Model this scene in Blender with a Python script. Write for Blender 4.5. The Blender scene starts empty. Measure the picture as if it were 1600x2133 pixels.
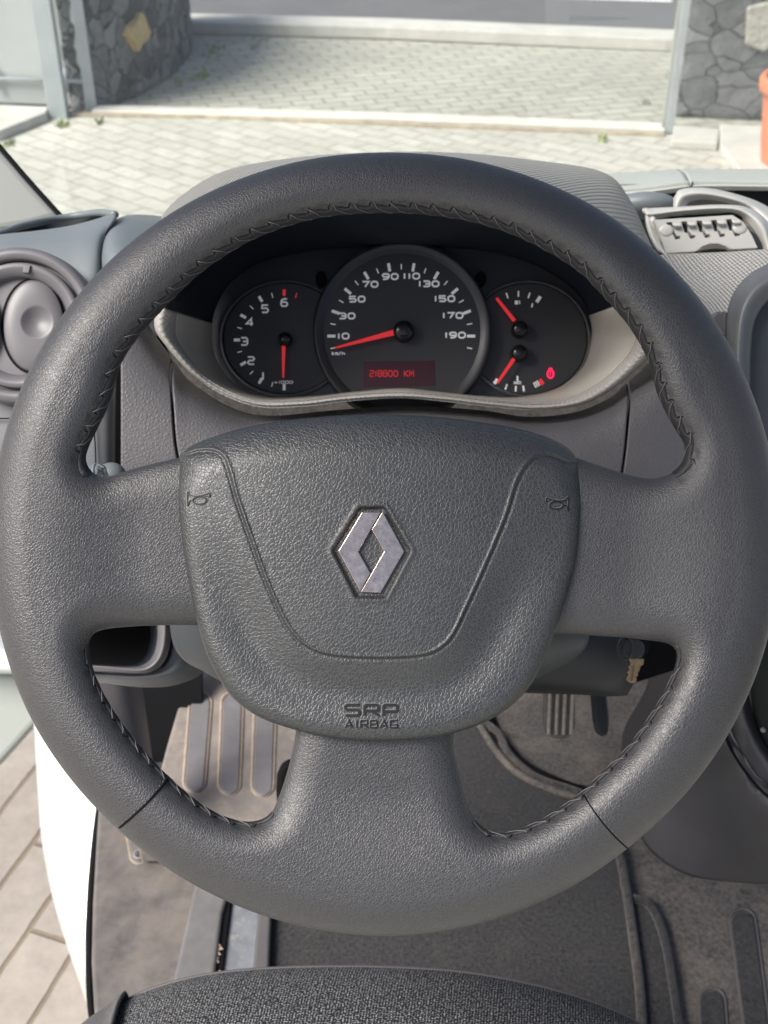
import bpy, bmesh, math, random
import numpy as np
from mathutils import Vector
random.seed(7); rng = np.random.default_rng(7)
SC = bpy.context.scene; COL = SC.collection
R_ = math.radians
# ------------------------------------------------------------------ camera, world, sun, exposure
H = 2.05; PITCH = R_(34.0); FPX = 2400.0
cam_d = bpy.data.cameras.new('camera'); cam = bpy.data.objects.new('camera', cam_d); COL.objects.link(cam)
SC.camera = cam
cam.location = (0, 0, H); cam.rotation_euler = (math.pi/2-PITCH, 0, 0)
cam_d.sensor_fit = 'VERTICAL'; cam_d.sensor_height = 36; cam_d.lens = FPX/2133*36
cam_d.clip_start = 0.02; cam_d.clip_end = 500
cam_d.dof.use_dof = True; cam_d.dof.focus_distance = 0.575; cam_d.dof.aperture_fstop = 19
wd = bpy.data.worlds.new('World'); SC.world = wd; wd.use_nodes = True
SUN_EL, SUN_AZ = 48.0, -118.0          # azimuth from +y (ahead) towards +x
nt = wd.node_tree; bg = nt.nodes['Background']
sky = nt.nodes.new('ShaderNodeTexSky'); sky.sky_type = 'NISHITA'; sky.sun_disc = False
sky.sun_elevation = R_(SUN_EL); sky.sun_rotation = R_(SUN_AZ); sky.air_density = 1.0; sky.dust_density = 4.0; sky.ozone_density = 1.0
nt.links.new(sky.outputs[0], bg.inputs[0]); bg.inputs[1].default_value = 0.105
sd = bpy.data.lights.new('sun', 'SUN'); sd.energy = 3.8; sd.angle = R_(30); sd.color = (1, .97, .93)
sun = bpy.data.objects.new('sun', sd); COL.objects.link(sun)
_s = Vector((math.sin(R_(SUN_AZ))*math.cos(R_(SUN_EL)), math.cos(R_(SUN_AZ))*math.cos(R_(SUN_EL)), math.sin(R_(SUN_EL))))
sun.rotation_euler = _s.to_track_quat('Z', 'Y').to_euler()
SC.view_settings.view_transform = 'Standard'; SC.view_settings.look = 'None'
SC.view_settings.exposure = 0.62; SC.view_settings.gamma = 1.0
SC.render.engine = 'CYCLES'
# ------------------------------------------------------------------ geometry helpers
C0 = np.array([0, 0, H]); RX = np.array([1., 0, 0])
UP = np.array([0, math.sin(PITCH), math.cos(PITCH)]); FW = np.array([0, math.cos(PITCH), -math.sin(PITCH)])
def P(u, v, d):
    u = np.asarray(u, float); v = np.asarray(v, float); d = np.asarray(d, float)
    x = (u-800)/FPX*d; y = -(v-1066.5)/FPX*d
    return C0 + x[..., None]*RX + y[..., None]*UP + d[..., None]*FW
def P3(a):
    a = np.asarray(a, float); return P(a[..., 0], a[..., 1], a[..., 2])
def G(u, v, z=0.0):                       # point of a horizontal plane seen at this spot of the photograph
    dr = (u-800)/FPX*RX - (v-1066.5)/FPX*UP + FW
    return C0 + dr*((z-H)/dr[2])
def GP(poly, z=0.0): return np.array([G(u, v, z) for u, v in poly])
D = 0.588; S = D/FPX                      # the wheel's plane and its size of one photograph pixel
def Wp(u, v, z):
    u = np.asarray(u, float); z = np.asarray(z, float)+0*u
    return P(u, v, D - z*S)
def crom(pts, n, closed=False):
    p = np.asarray(pts, float); m = len(p)
    if m == 2 and not closed:
        t = np.linspace(0, 1, n)[:, None]; return p[0]*(1-t)+p[1]*t
    if closed: q = np.vstack([p[-1], p, p[0], p[1]]); seg = m
    else: q = np.vstack([2*p[0]-p[1], p, 2*p[-1]-p[-2]]); seg = m-1
    t = np.linspace(0, seg, n, endpoint=not closed); i = np.minimum(t.astype(int), seg-1); f = (t-i)[:, None]
    a, b, c, d = q[i], q[i+1], q[i+2], q[i+3]
    return .5*((2*b)+(c-a)*f+(2*a-5*b+4*c-d)*f**2+(3*b-a-3*c+d)*f**3)
def even(pts, n, closed=False):           # resample a polyline to even spacing
    p = np.asarray(pts, float)
    if closed: p = np.vstack([p, p[:1]])
    s = np.r_[0, np.cumsum(np.linalg.norm(np.diff(p, axis=0), axis=1))]
    t = np.linspace(0, s[-1], n, endpoint=not closed)
    return np.stack([np.interp(t, s, p[:, k]) for k in range(p.shape[1])], 1)
def curve(pts, n, closed=False): return even(crom(pts, n*4, closed), n, closed)
def obj(name, verts, faces, mat=None, parent=None, smooth=True, uv=None):
    v = np.asarray(verts, float)
    if parent is not None: v = v-np.array(world_loc(parent))
    me = bpy.data.meshes.new(name); me.from_pydata(v.tolist(), [], [list(map(int, f)) for f in faces]); me.update()
    if uv is not None:
        l = me.uv_layers.new(name='UVMap'); li = np.zeros(len(me.loops), int); me.loops.foreach_get('vertex_index', li)
        l.data.foreach_set('uv', np.asarray(uv, float)[li].ravel())
    if smooth: me.polygons.foreach_set('use_smooth', [True]*len(me.polygons))
    if mat: me.materials.append(mat)
    o = bpy.data.objects.new(name, me); COL.objects.link(o)
    if parent is not None: o.parent = parent
    return o
def world_loc(o):
    l = Vector(o.location)
    while o.parent: o = o.parent; l += Vector(o.location)
    return l
def tag(o, label=None, cat=None, group=None, kind=None):
    if label: o['label'] = label
    if cat: o['category'] = cat
    if group: o['group'] = group
    if kind: o['kind'] = kind
    return o
def empty(name, loc, label, cat, group=None):
    o = bpy.data.objects.new(name, None); COL.objects.link(o); o.location = [float(c) for c in loc]; o.empty_display_size = .05
    return tag(o, label, cat, group)
def solid(o, t, off=-1):
    m = o.modifiers.new('solid', 'SOLIDIFY'); m.thickness = t; m.offset = off; m.use_even_offset = False; return o
def bevel(o, w, seg=2, ang=40):
    m = o.modifiers.new('bevel', 'BEVEL'); m.width = w; m.segments = seg; m.limit_method = 'ANGLE'; m.angle_limit = R_(ang)
    m.harden_normals = False; return o
def gridfaces(nu, nv, cu=False):
    f = []; 
    for j in range(nv-1):
        for i in range(nu if cu else nu-1):
            a = j*nu+i; b = j*nu+(i+1) % nu; f.append((a, b, b+nu, a+nu))
    return f
def orient(v, f):                          # make the sheet's front face the camera
    v = np.asarray(v); s = 0
    for q in f[::max(1, len(f)//60)]:
        n = np.cross(v[q[1]]-v[q[0]], v[q[2]]-v[q[0]]); s += np.dot(n/(np.linalg.norm(n)+1e-12), C0-v[q[0]])
    return f if s > 0 else [tuple(reversed(q)) for q in f]
def loft(name, rows, mat, parent=None, nu=48, nv=24, thick=.003, closed=False, raw=False, lin=False):
    rr = [np.asarray(r, float) if raw else P3(r) for r in rows]
    rr = [crom(r, nu, closed) for r in rr]
    g = np.stack(rr, 0)
    if lin: g = np.stack([even(g[:, i], nv) for i in range(nu)], 1)
    else: g = np.stack([crom(g[:, i], nv) for i in range(nu)], 1)
    uu = np.r_[0, np.cumsum(np.linalg.norm(np.diff(g[nv//2], axis=0), axis=1))]; vv = np.r_[0, np.cumsum(np.linalg.norm(np.diff(g[:, nu//2], axis=0), axis=1))]
    uv = np.stack(np.meshgrid(uu, vv), -1).reshape(-1, 2)
    v = g.reshape(-1, 3); f = orient(v, gridfaces(nu, nv, closed))
    o = obj(name, v, f, mat, parent, True, uv)
    if thick: solid(o, thick)
    return o
def prism(name, top, vec, mat, parent=None, bev=0, smooth=False, uv=False):   # polygon (world) swept along vec
    t = np.asarray(top, float); n = len(t); v = np.vstack([t, t+np.asarray(vec)])
    f = [tuple(range(n)), tuple(range(2*n-1, n-1, -1))]+[(i, i+n, (i+1) % n+n, (i+1) % n) for i in range(n)]
    o = obj(name, v, f, mat, parent, smooth)
    bm = bmesh.new(); bm.from_mesh(o.data); bmesh.ops.recalc_face_normals(bm, faces=bm.faces); bm.to_mesh(o.data); bm.free()
    if bev: bevel(o, bev, 3)
    return o
def facing(poly, d, thick=.002): return P(np.array(poly)[:, 0], np.array(poly)[:, 1], np.full(len(poly), d)), FW*thick
def tube(name, pts, r, mat, parent=None, n=8, closed=False, flat=1.0):
    v, f = tube_vf(pts, r, n, closed); return obj(name, v, f, mat, parent)
def tube_vf(pts, r, n=8, closed=False):
    p = np.asarray(pts, float); m = len(p); r = np.broadcast_to(np.asarray(r, float), (m,))
    if closed: t = np.roll(p, -1, 0)-np.roll(p, 1, 0)
    else: t = np.gradient(p, axis=0)
    t /= np.linalg.norm(t, axis=1)[:, None]+1e-12
    ref = -FW if abs(np.dot(t[0], FW)) < .9 else RX
    a = np.cross(t, ref); a /= np.linalg.norm(a, axis=1)[:, None]+1e-12; b = np.cross(a, t)
    ang = np.arange(n)/n*2*math.pi
    v = (p[:, None]+r[:, None, None]*(np.cos(ang)[None, :, None]*a[:, None]+np.sin(ang)[None, :, None]*b[:, None])).reshape(-1, 3)
    f = []
    for j in range(m if closed else m-1):
        for i in range(n):
            k = (j+1) % m; f.append((j*n+i, j*n+(i+1) % n, k*n+(i+1) % n, k*n+i))
    if not closed: f += [tuple(range(n-1, -1, -1)), tuple((m-1)*n+i for i in range(n))]
    return v, f
class Acc:                                 # collects pieces that belong to ONE part
    def __init__(s): s.v = []; s.f = []; s.n = 0
    def add(s, v, f):
        s.v.append(np.asarray(v)); s.f += [tuple(i+s.n for i in q) for q in f]; s.n += len(v)
    def build(s, name, mat, parent=None, smooth=False): return obj(name, np.vstack(s.v), s.f, mat, parent, smooth)
def lathe(name, c, prof, mat, parent=None, n=96, ax=None, sx=1.0, sy=1.0, thick=0):   # c=(u,v,d); profile (radius px, height px) about the view-facing axis
    cd = c[2]; s = cd/FPX; o0 = P(c[0], c[1], cd); ang = np.arange(n)/n*2*math.pi
    A = RX; B = UP; N = -FW
    if ax is not None:
        N = np.asarray(ax, float); N /= np.linalg.norm(N); A = np.cross(UP, N); A /= np.linalg.norm(A); B = np.cross(N, A)
    v = []
    for r, h in prof:
        v.append(o0+s*(r*sx*np.cos(ang)[:, None]*A+r*sy*np.sin(ang)[:, None]*B+h*N))
    v = np.vstack(v); f = gridfaces(n, len(prof), True)
    f = orient(v, f)
    if prof[-1][0] < 1e-6 or True:
        pass
    return obj(name, v, f, mat, parent)
def disc_poly(u, v, rx, ry=None, n=48, a0=0, a1=360):
    ry = ry or rx; t = np.radians(np.linspace(a0, a1, n, endpoint=(a1-a0) < 360)); return np.stack([u+rx*np.cos(t), v-ry*np.sin(t)], 1)
# ------------------------------------------------------------------ materials
def nn(t, k, **kw):
    n = t.nodes.new(k)
    for a, b in kw.items(): setattr(n, a, b)
    return n
def mat(name, col, rough=.5, metal=0., spec=.5, var=.0, vscale=8., bump=None, coat=0., sheen=0., emit=None, spots=None, crease=None):
    """bump: list of (kind, scale, distance, extra); all on object or UV coordinates in metres"""
    m = bpy.data.materials.new(name); m.use_nodes = True; t = m.node_tree; L = t.links; b = t.nodes['Principled BSDF']
    b.inputs['Roughness'].default_value = rough; b.inputs['Metallic'].default_value = metal
    b.inputs['Specular IOR Level'].default_value = spec; b.inputs['Coat Weight'].default_value = coat
    b.inputs['Base Color'].default_value = (*col, 1)
    if sheen: b.inputs['Sheen Weight'].default_value = sheen; b.inputs['Sheen Roughness'].default_value = .4
    if emit: b.inputs['Emission Color'].default_value = (*emit[:3], 1); b.inputs['Emission Strength'].default_value = emit[3]
    tc = nn(t, 'ShaderNodeTexCoord'); oc = tc.outputs['Object']
    if var:
        nz = nn(t, 'ShaderNodeTexNoise'); nz.inputs['Scale'].default_value = vscale; nz.inputs['Detail'].default_value = 6; nz.inputs['Roughness'].default_value = .65
        L.new(oc, nz.inputs['Vector'])
        mr = nn(t, 'ShaderNodeMapRange'); mr.inputs[1].default_value = .3; mr.inputs[2].default_value = .7; mr.inputs[3].default_value = 1-var; mr.inputs[4].default_value = 1+var
        L.new(nz.outputs[0], mr.inputs[0])
        mx = nn(t, 'ShaderNodeVectorMath', operation='SCALE'); mx.inputs[0].default_value = col; L.new(mr.outputs[0], mx.inputs['Scale'])
        last = mx.outputs[0]
        if spots:                            # (colour, scale, low, high, amount): dust and stains with a shape of their own
            sc, ss, lo, hi, am = spots
            n2 = nn(t, 'ShaderNodeTexNoise'); n2.inputs['Scale'].default_value = ss; n2.inputs['Detail'].default_value = 8; n2.inputs['Roughness'].default_value = .7; L.new(oc, n2.inputs['Vector'])
            m2 = nn(t, 'ShaderNodeMapRange'); m2.inputs[1].default_value = lo; m2.inputs[2].default_value = hi; m2.inputs[4].default_value = am; L.new(n2.outputs[0], m2.inputs[0])
            mm = nn(t, 'ShaderNodeMix', data_type='RGBA'); L.new(m2.outputs[0], mm.inputs[0]); L.new(last, mm.inputs[6]); mm.inputs[7].default_value = (*sc, 1); last = mm.outputs[2]
        L.new(last, b.inputs['Base Color'])
        r2 = nn(t, 'ShaderNodeMapRange'); r2.inputs[1].default_value = .3; r2.inputs[2].default_value = .7; r2.inputs[3].default_value = max(0, rough-.08); r2.inputs[4].default_value = min(1, rough+.08)
        L.new(nz.outputs[0], r2.inputs[0]); L.new(r2.outputs[0], b.inputs['Roughness'])
    prev = None; edge_out = None
    for bp in (bump or []):
        kind, scale, dist = bp[:3]; ex = bp[3] if len(bp) > 3 else {}
        vec = oc if ex.get('co', 'obj') == 'obj' else tc.outputs['UV']
        if 'map' in ex:
            mp = nn(t, 'ShaderNodeMapping'); L.new(vec, mp.inputs[0]); mp.inputs['Scale'].default_value = ex['map'][:3]
            mp.inputs['Rotation'].default_value = [R_(q) for q in ex.get('rot', (0, 0, 0))]; vec = mp.outputs[0]
        if kind == 'leather':
            wn = nn(t, 'ShaderNodeTexNoise'); wn.inputs['Scale'].default_value = scale*.55; wn.inputs['Detail'].default_value = 2; L.new(vec, wn.inputs['Vector'])
            sb = nn(t, 'ShaderNodeVectorMath', operation='SUBTRACT'); L.new(wn.outputs['Color'], sb.inputs[0]); sb.inputs[1].default_value = (.5, .5, .5)
            sc_ = nn(t, 'ShaderNodeVectorMath', operation='SCALE'); L.new(sb.outputs[0], sc_.inputs[0]); sc_.inputs['Scale'].default_value = 1.1/scale
            ad = nn(t, 'ShaderNodeVectorMath', operation='ADD'); L.new(vec, ad.inputs[0]); L.new(sc_.outputs[0], ad.inputs[1])
            vo = nn(t, 'ShaderNodeTexVoronoi', feature='DISTANCE_TO_EDGE'); vo.inputs['Scale'].default_value = scale; L.new(ad.outputs[0], vo.inputs['Vector'])
            mr = nn(t, 'ShaderNodeMapRange', interpolation_type='SMOOTHSTEP'); mr.inputs[1].default_value = 0; mr.inputs[2].default_value = ex.get('w', .22); L.new(vo.outputs['Distance'], mr.inputs[0])
            n3 = nn(t, 'ShaderNodeTexNoise'); n3.inputs['Scale'].default_value = scale*.35; n3.inputs['Detail'].default_value = 3; L.new(vec, n3.inputs['Vector'])
            ad2 = nn(t, 'ShaderNodeMath', operation='MULTIPLY_ADD'); L.new(n3.outputs[0], ad2.inputs[0]); ad2.inputs[1].default_value = .3; edge_out = mr.outputs[0];  L.new(mr.outputs[0], ad2.inputs[2]); h = ad2.outputs[0]
        elif kind == 'noise':
            n3 = nn(t, 'ShaderNodeTexNoise'); n3.inputs['Scale'].default_value = scale; n3.inputs['Detail'].default_value = ex.get('detail', 3); L.new(vec, n3.inputs['Vector']); h = n3.outputs[0]
        elif kind == 'voro':
            n3 = nn(t, 'ShaderNodeTexVoronoi'); n3.inputs['Scale'].default_value = scale; L.new(vec, n3.inputs['Vector']); h = n3.outputs['Distance']
        elif kind == 'weave':                # crossing waves
            sx = nn(t, 'ShaderNodeSeparateXYZ'); L.new(vec, sx.inputs[0]); hs = []
            for k in (0, 1):
                mu = nn(t, 'ShaderNodeMath', operation='MULTIPLY'); L.new(sx.outputs[k], mu.inputs[0]); mu.inputs[1].default_value = scale*2*math.pi
                si = nn(t, 'ShaderNodeMath', operation='SINE'); L.new(mu.outputs[0], si.inputs[0]); hs.append(si.outputs[0])
            pr = nn(t, 'ShaderNodeMath', operation=ex.get('op', 'ADD')); L.new(hs[0], pr.inputs[0]); L.new(hs[1], pr.inputs[1]); h = pr.outputs[0]
        bn = nn(t, 'ShaderNodeBump'); bn.inputs['Distance'].default_value = dist; bn.inputs['Strength'].default_value = ex.get('s', 1.0)
        L.new(h, bn.inputs['Height'])
        if prev: L.new(prev, bn.inputs['Normal'])
        prev = bn.outputs[0]
    if prev: L.new(prev, b.inputs['Normal'])
    if crease and edge_out is not None:      # pale dust and painted edge gloss in the creases of the grain
        src = b.inputs['Base Color'].links[0].from_socket if b.inputs['Base Color'].links else None
        mc = nn(t, 'ShaderNodeMix', data_type='RGBA'); L.new(edge_out, mc.inputs[0]); mc.inputs[6].default_value = (*crease, 1); mc.inputs[7].default_value = (*col, 1)
        if src: L.new(src, mc.inputs[7])
        L.new(mc.outputs[2], b.inputs['Base Color'])
    return m
M = {}
M['rim'] = mat('rim_leather', (.0225, .022, .024), .46, spec=.85, var=.12, vscale=11, crease=(.037, .036, .039), bump=[('leather', 720, .000085, {'w': .26})])
M['pad'] = mat('airbag_plastic', (.021, .0225, .0245), .45, spec=.85, var=.12, vscale=12, spots=((.3, .3, .29), 1100, .735, .75, .8), crease=(.040, .042, .044), bump=[('leather', 560, .000095, {'w': .2})])
M['emboss'] = mat('embossed_plastic', (.010, .010, .011), .5, spec=.3)
M['emblight'] = mat('embossed_highlight', (.13, .13, .13), .5)  # pale tone painted as the lit edge of raised marks
M['seam'] = mat('seam_leather', (.016, .016, .018), .6, var=.2, vscale=200, bump=[('noise', 900, .0003)])
M['thread'] = mat('thread', (.12, .115, .115), .6, bump=[('noise', 3000, .0001)])
M['chrome'] = mat('worn_chrome', (.62, .50, .42), .17, 1.0, var=.2, vscale=260, spots=((.22, .22, .28), 700, .56, .66, .6), bump=[('noise', 400, .00004)])
M['dirt'] = mat('pocket_dirt', (.16, .11, .07), .8, var=.5, vscale=700)
M['dark'] = mat('dark_plastic', (.012, .014, .018), .55, var=.1, vscale=10, bump=[('noise', 1200, .00004)])
M['black'] = mat('black_rubber_and_shade', (.006, .006, .007), .7, spec=.08, var=.2, vscale=30)  # near-black rubber; also painted shade for the heel well and step gap
M['navy'] = mat('hood_inner', (.012, .017, .026), .6, spec=.2, var=.15, vscale=10, bump=[('noise', 1500, .00003)])
M['beige'] = mat('beige_plastic', (.40, .38, .345), .45, var=.04, vscale=15, bump=[('noise', 1500, .00003)])
M['beige_t'] = mat('textured_beige', (.40, .39, .36), .45, var=.05, vscale=15, bump=[('weave', 330, .0005, {'co': 'uv', 'map': (1, 1, 1), 'rot': (0, 0, 35)})])
M['hood_t'] = mat('hood_texture', (.35, .345, .32), .42, var=.04, vscale=15, bump=[('weave', 260, .0011, {'co': 'uv', 'map': (1, 1, 1), 'rot': (0, 0, 20)})])
M['pillar'] = mat('pillar_plastic', (.20, .21, .20), .6, var=.05, vscale=6)
M['strip'] = mat('strip_plastic', (.13, .125, .122), .5, var=.2, vscale=25, bump=[('noise', 500, .0001)])
M['lip_t'] = mat('ribbed_beige', (.37, .355, .33), .45, var=.04, vscale=15, bump=[('weave', 380, .00010, {'co': 'uv', 'map': (1, 1, 1), 'rot': (0, 0, 35)})])
M['tray'] = mat('tray_plastic', (.43, .425, .395), .4, var=.03, vscale=15, bump=[('noise', 1500, .00003)])
M['dash'] = mat('dash_plastic', (.082, .079, .086), .5, var=.07, vscale=12, bump=[('leather', 400, .00013, {'w': .4})])
M['dash2'] = mat('side_plastic', (.115, .12, .13), .5, var=.06, vscale=9, bump=[('noise', 1400, .00005)])
M['pod'] = mat('pod_plastic', (.135, .155, .165), .45, var=.06, vscale=9, bump=[('noise', 1400, .00005)])
M['vent'] = mat('vent_plastic', (.115, .11, .118), .42, var=.08, vscale=25, bump=[('noise', 1600, .00006)])
M['shroud'] = mat('shroud_plastic', (.035, .04, .048), .5, var=.1, vscale=10, bump=[('noise', 900, .00006)])
M['face'] = mat('gauge_face', (.040, .040, .043), .45, var=.06, vscale=6)
M['ring'] = mat('gauge_ring', (.032, .033, .038), .35, var=.05, vscale=10)
M['ringlip'] = mat('gauge_ring_lip', (.10, .10, .11), .35)
M['ink'] = mat('dial_ink_glow', (.8, .8, .79), .6, emit=(1, 1, 1, .09))  # faint glow added so the printed marks read whiter
M['red'] = mat('needle_red', (.75, .02, .03), .45, emit=(1, .05, .06, .22))  # faint glow added to the needle colour
M['lcd'] = mat('lcd_glass', (.030, .006, .009), .25, emit=(.5, .02, .04, .015))
M['lcdink'] = mat('lcd_text', (.3, .01, .01), .5, emit=(1, .03, .05, .22))
M['lamp'] = mat('warning_lamp', (.6, .01, .05), .5, emit=(1, .02, .10, .7))
M['glaze'] = mat('hub_black', (.012, .012, .014), .22)
M['carpet'] = mat('carpet', (.050, .047, .046), .95, spec=.15, var=.7, vscale=230, spots=((.17, .14, .115), 14, .5, .75, .35), bump=[('noise', 900, .0012)], sheen=.3)
M['mat'] = mat('mat_carpet', (.036, .035, .036), .95, spec=.15, var=.65, vscale=260, spots=((.12, .105, .09), 18, .55, .8, .25), bump=[('noise', 1200, .001)], sheen=.3)
M['rubber'] = mat('floor_rubber', (.080, .074, .069), .8, spec=.25, var=.6, vscale=230, spots=((.20, .165, .13), 22, .45, .75, .6), bump=[('voro', 420, .0005)])
M['step'] = mat('step_plastic', (.21, .185, .165), .6, var=.18, vscale=60, spots=((.33, .27, .20), 30, .5, .75, .5), bump=[('noise', 700, .0004)])
M['rib'] = mat('rib_rubber', (.15, .142, .145), .5, var=.12, vscale=50, bump=[('noise', 700, .0001)])
M['ribedge'] = mat('rib_edge', (.33, .26, .20), .7, var=.2, vscale=150)
M['sill'] = mat('sill_plastic', (.12, .108, .10), .5, var=.3, vscale=40, spots=((.20, .17, .135), 26, .46, .72, .6), bump=[('noise', 500, .00012)])
M['steel'] = mat('grey_steel', (.17, .18, .195), .5, var=.25, vscale=40, spots=((.45, .38, .28), 60, .55, .7, .5))
M['white'] = mat('white_paint', (.78, .80, .78), .28, var=.05, vscale=10, spots=((.50, .49, .46), 9, .56, .75, .35), coat=.4)
M['console'] = mat('console_plastic', (.055, .054, .059), .42, var=.12, vscale=9, bump=[('noise', 700, .00006)])
M['kick'] = mat('kick_plastic', (.085, .078, .08), .55, var=.12, vscale=12, bump=[('noise', 900, .00008)])
M['brass'] = mat('brass', (.36, .24, .12), .35, .9, var=.25, vscale=400)
M['chromeblack'] = mat('key_black', (.02, .02, .022), .4)
M['pedal'] = mat('pedal_rubber', (.10, .095, .09), .7, var=.4, vscale=120)
M['pedalrib'] = mat('pedal_rib', (.32, .27, .22), .6, var=.3, vscale=200)
M['galv'] = mat('galvanised', (.42, .46, .48), .45, .3, var=.12, vscale=5)
M['sheet'] = mat('gate_sheet', (.42, .44, .44), .5, .1, var=.07, vscale=2)
M['conc'] = mat('concrete', (.50, .49, .45), .9, var=.12, vscale=6, bump=[('noise', 30, .004)])
M['conc2'] = mat('pale_concrete', (.60, .58, .52), .9, var=.12, vscale=6, bump=[('noise', 30, .004)])
M['rust'] = mat('rusty_track', (.37, .32, .24), .8, var=.3, vscale=10)
M['asph'] = mat('asphalt', (.12, .12, .125), .9, var=.12, vscale=3, bump=[('noise', 60, .004)])
M['line'] = mat('road_paint', (.7, .7, .68), .8, var=.1, vscale=8)
M['terra'] = mat('terracotta', (.62, .20, .10), .65, var=.12, vscale=12, bump=[('noise', 60, .001)])
M['soil'] = mat('soil', (.10, .07, .045), .95, var=.4, vscale=60)
M['leaf'] = mat('weed', (.24, .29, .12), .8, var=.3, vscale=60)
M['pale'] = mat('pillar_trim', (.34, .36, .33), .6, var=.03, vscale=6, bump=[('noise', 900, .0001)])
M['dashtop'] = mat('dash_top', (.42, .43, .40), .6, var=.04, vscale=10, bump=[('noise', 900, .0001)])
M['gap'] = mat('dark_gap', (.018, .022, .024), .6, spec=.2, var=.2, vscale=8)
M['doorlow'] = mat('door_card', (.30, .32, .29), .6, var=.06, vscale=4)
M['roof'] = mat('roof_blocker_grey', (.30, .30, .29), .9, var=.05, vscale=10)
def seat_mat():
    m = mat('seat_cloth', (.06, .06, .062), .9, spec=.2); t = m.node_tree; L = t.links; b = t.nodes['Principled BSDF']
    tc = nn(t, 'ShaderNodeTexCoord'); mp = nn(t, 'ShaderNodeMapping'); L.new(tc.outputs['UV'], mp.inputs[0]); mp.inputs['Rotation'].default_value = (0, 0, R_(40)); mp.inputs['Scale'].default_value = (1, 1, 1)
    sx = nn(t, 'ShaderNodeSeparateXYZ'); L.new(mp.outputs[0], sx.inputs[0]); hs = []
    for k, sc in ((0, 330), (1, 330)):
        mu = nn(t, 'ShaderNodeMath', operation='MULTIPLY'); L.new(sx.outputs[k], mu.inputs[0]); mu.inputs[1].default_value = sc*2*math.pi
        si = nn(t, 'ShaderNodeMath', operation='SINE'); L.new(mu.outputs[0], si.inputs[0]); hs.append(si.outputs[0])
    pr = nn(t, 'ShaderNodeMath', operation='MULTIPLY'); L.new(hs[0], pr.inputs[0]); L.new(hs[1], pr.inputs[1])
    nz = nn(t, 'ShaderNodeTexNoise'); nz.inputs['Scale'].default_value = 620; nz.inputs['Detail'].default_value = 1; L.new(tc.outputs['UV'], nz.inputs['Vector'])
    ad = nn(t, 'ShaderNodeMath', operation='MULTIPLY_ADD'); L.new(nz.outputs[0], ad.inputs[0]); ad.inputs[1].default_value = 3.4; pq = nn(t, 'ShaderNodeMath', operation='MULTIPLY'); L.new(pr.outputs[0], pq.inputs[0]); pq.inputs[1].default_value = .5; L.new(pq.outputs[0], ad.inputs[2])
    mr = nn(t, 'ShaderNodeMapRange'); mr.inputs[1].default_value = 1.8; mr.inputs[2].default_value = 2.45; L.new(ad.outputs[0], mr.inputs[0])
    mx = nn(t, 'ShaderNodeMix', data_type='RGBA'); L.new(mr.outputs[0], mx.inputs[0]); mx.inputs[6].default_value = (.016, .016, .018, 1); mx.inputs[7].default_value = (.40, .40, .41, 1)
    L.new(mx.outputs[2], b.inputs['Base Color'])
    bn = nn(t, 'ShaderNodeBump'); bn.inputs['Distance'].default_value = .00012; L.new(nz.outputs[0], bn.inputs['Height']); L.new(bn.outputs[0], b.inputs['Normal'])
    return m
M['seat'] = seat_mat()
M['seatdark'] = mat('seat_bolster_cloth', (.022, .022, .024), .85, var=.15, vscale=300, bump=[('weave', 900, .0002, {'co': 'uv'})], sheen=.2)
def glass_mat():
    m = bpy.data.materials.new('windscreen_glass'); m.use_nodes = True; t = m.node_tree; t.nodes.clear(); L = t.links
    o = nn(t, 'ShaderNodeOutputMaterial'); tr = nn(t, 'ShaderNodeBsdfTransparent'); tr.inputs[0].default_value = (.96, .975, .96, 1)
    gl = nn(t, 'ShaderNodeBsdfGlossy'); gl.inputs['Roughness'].default_value = .03; fr = nn(t, 'ShaderNodeFresnel'); fr.inputs[0].default_value = 1.45
    df = nn(t, 'ShaderNodeBsdfTranslucent'); df.inputs[0].default_value = (.9, .9, .86, 1)
    m1 = nn(t, 'ShaderNodeMixShader'); m1.inputs[0].default_value = .03; L.new(tr.outputs[0], m1.inputs[1]); L.new(df.outputs[0], m1.inputs[2])
    ml = nn(t, 'ShaderNodeMath', operation='MULTIPLY'); L.new(fr.outputs[0], ml.inputs[0]); ml.inputs[1].default_value = .10
    m2 = nn(t, 'ShaderNodeMixShader'); L.new(ml.outputs[0], m2.inputs[0]); L.new(m1.outputs[0], m2.inputs[1]); L.new(gl.outputs[0], m2.inputs[2])
    L.new(m2.outputs[0], o.inputs[0]); return m
M['glass'] = glass_mat()
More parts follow.
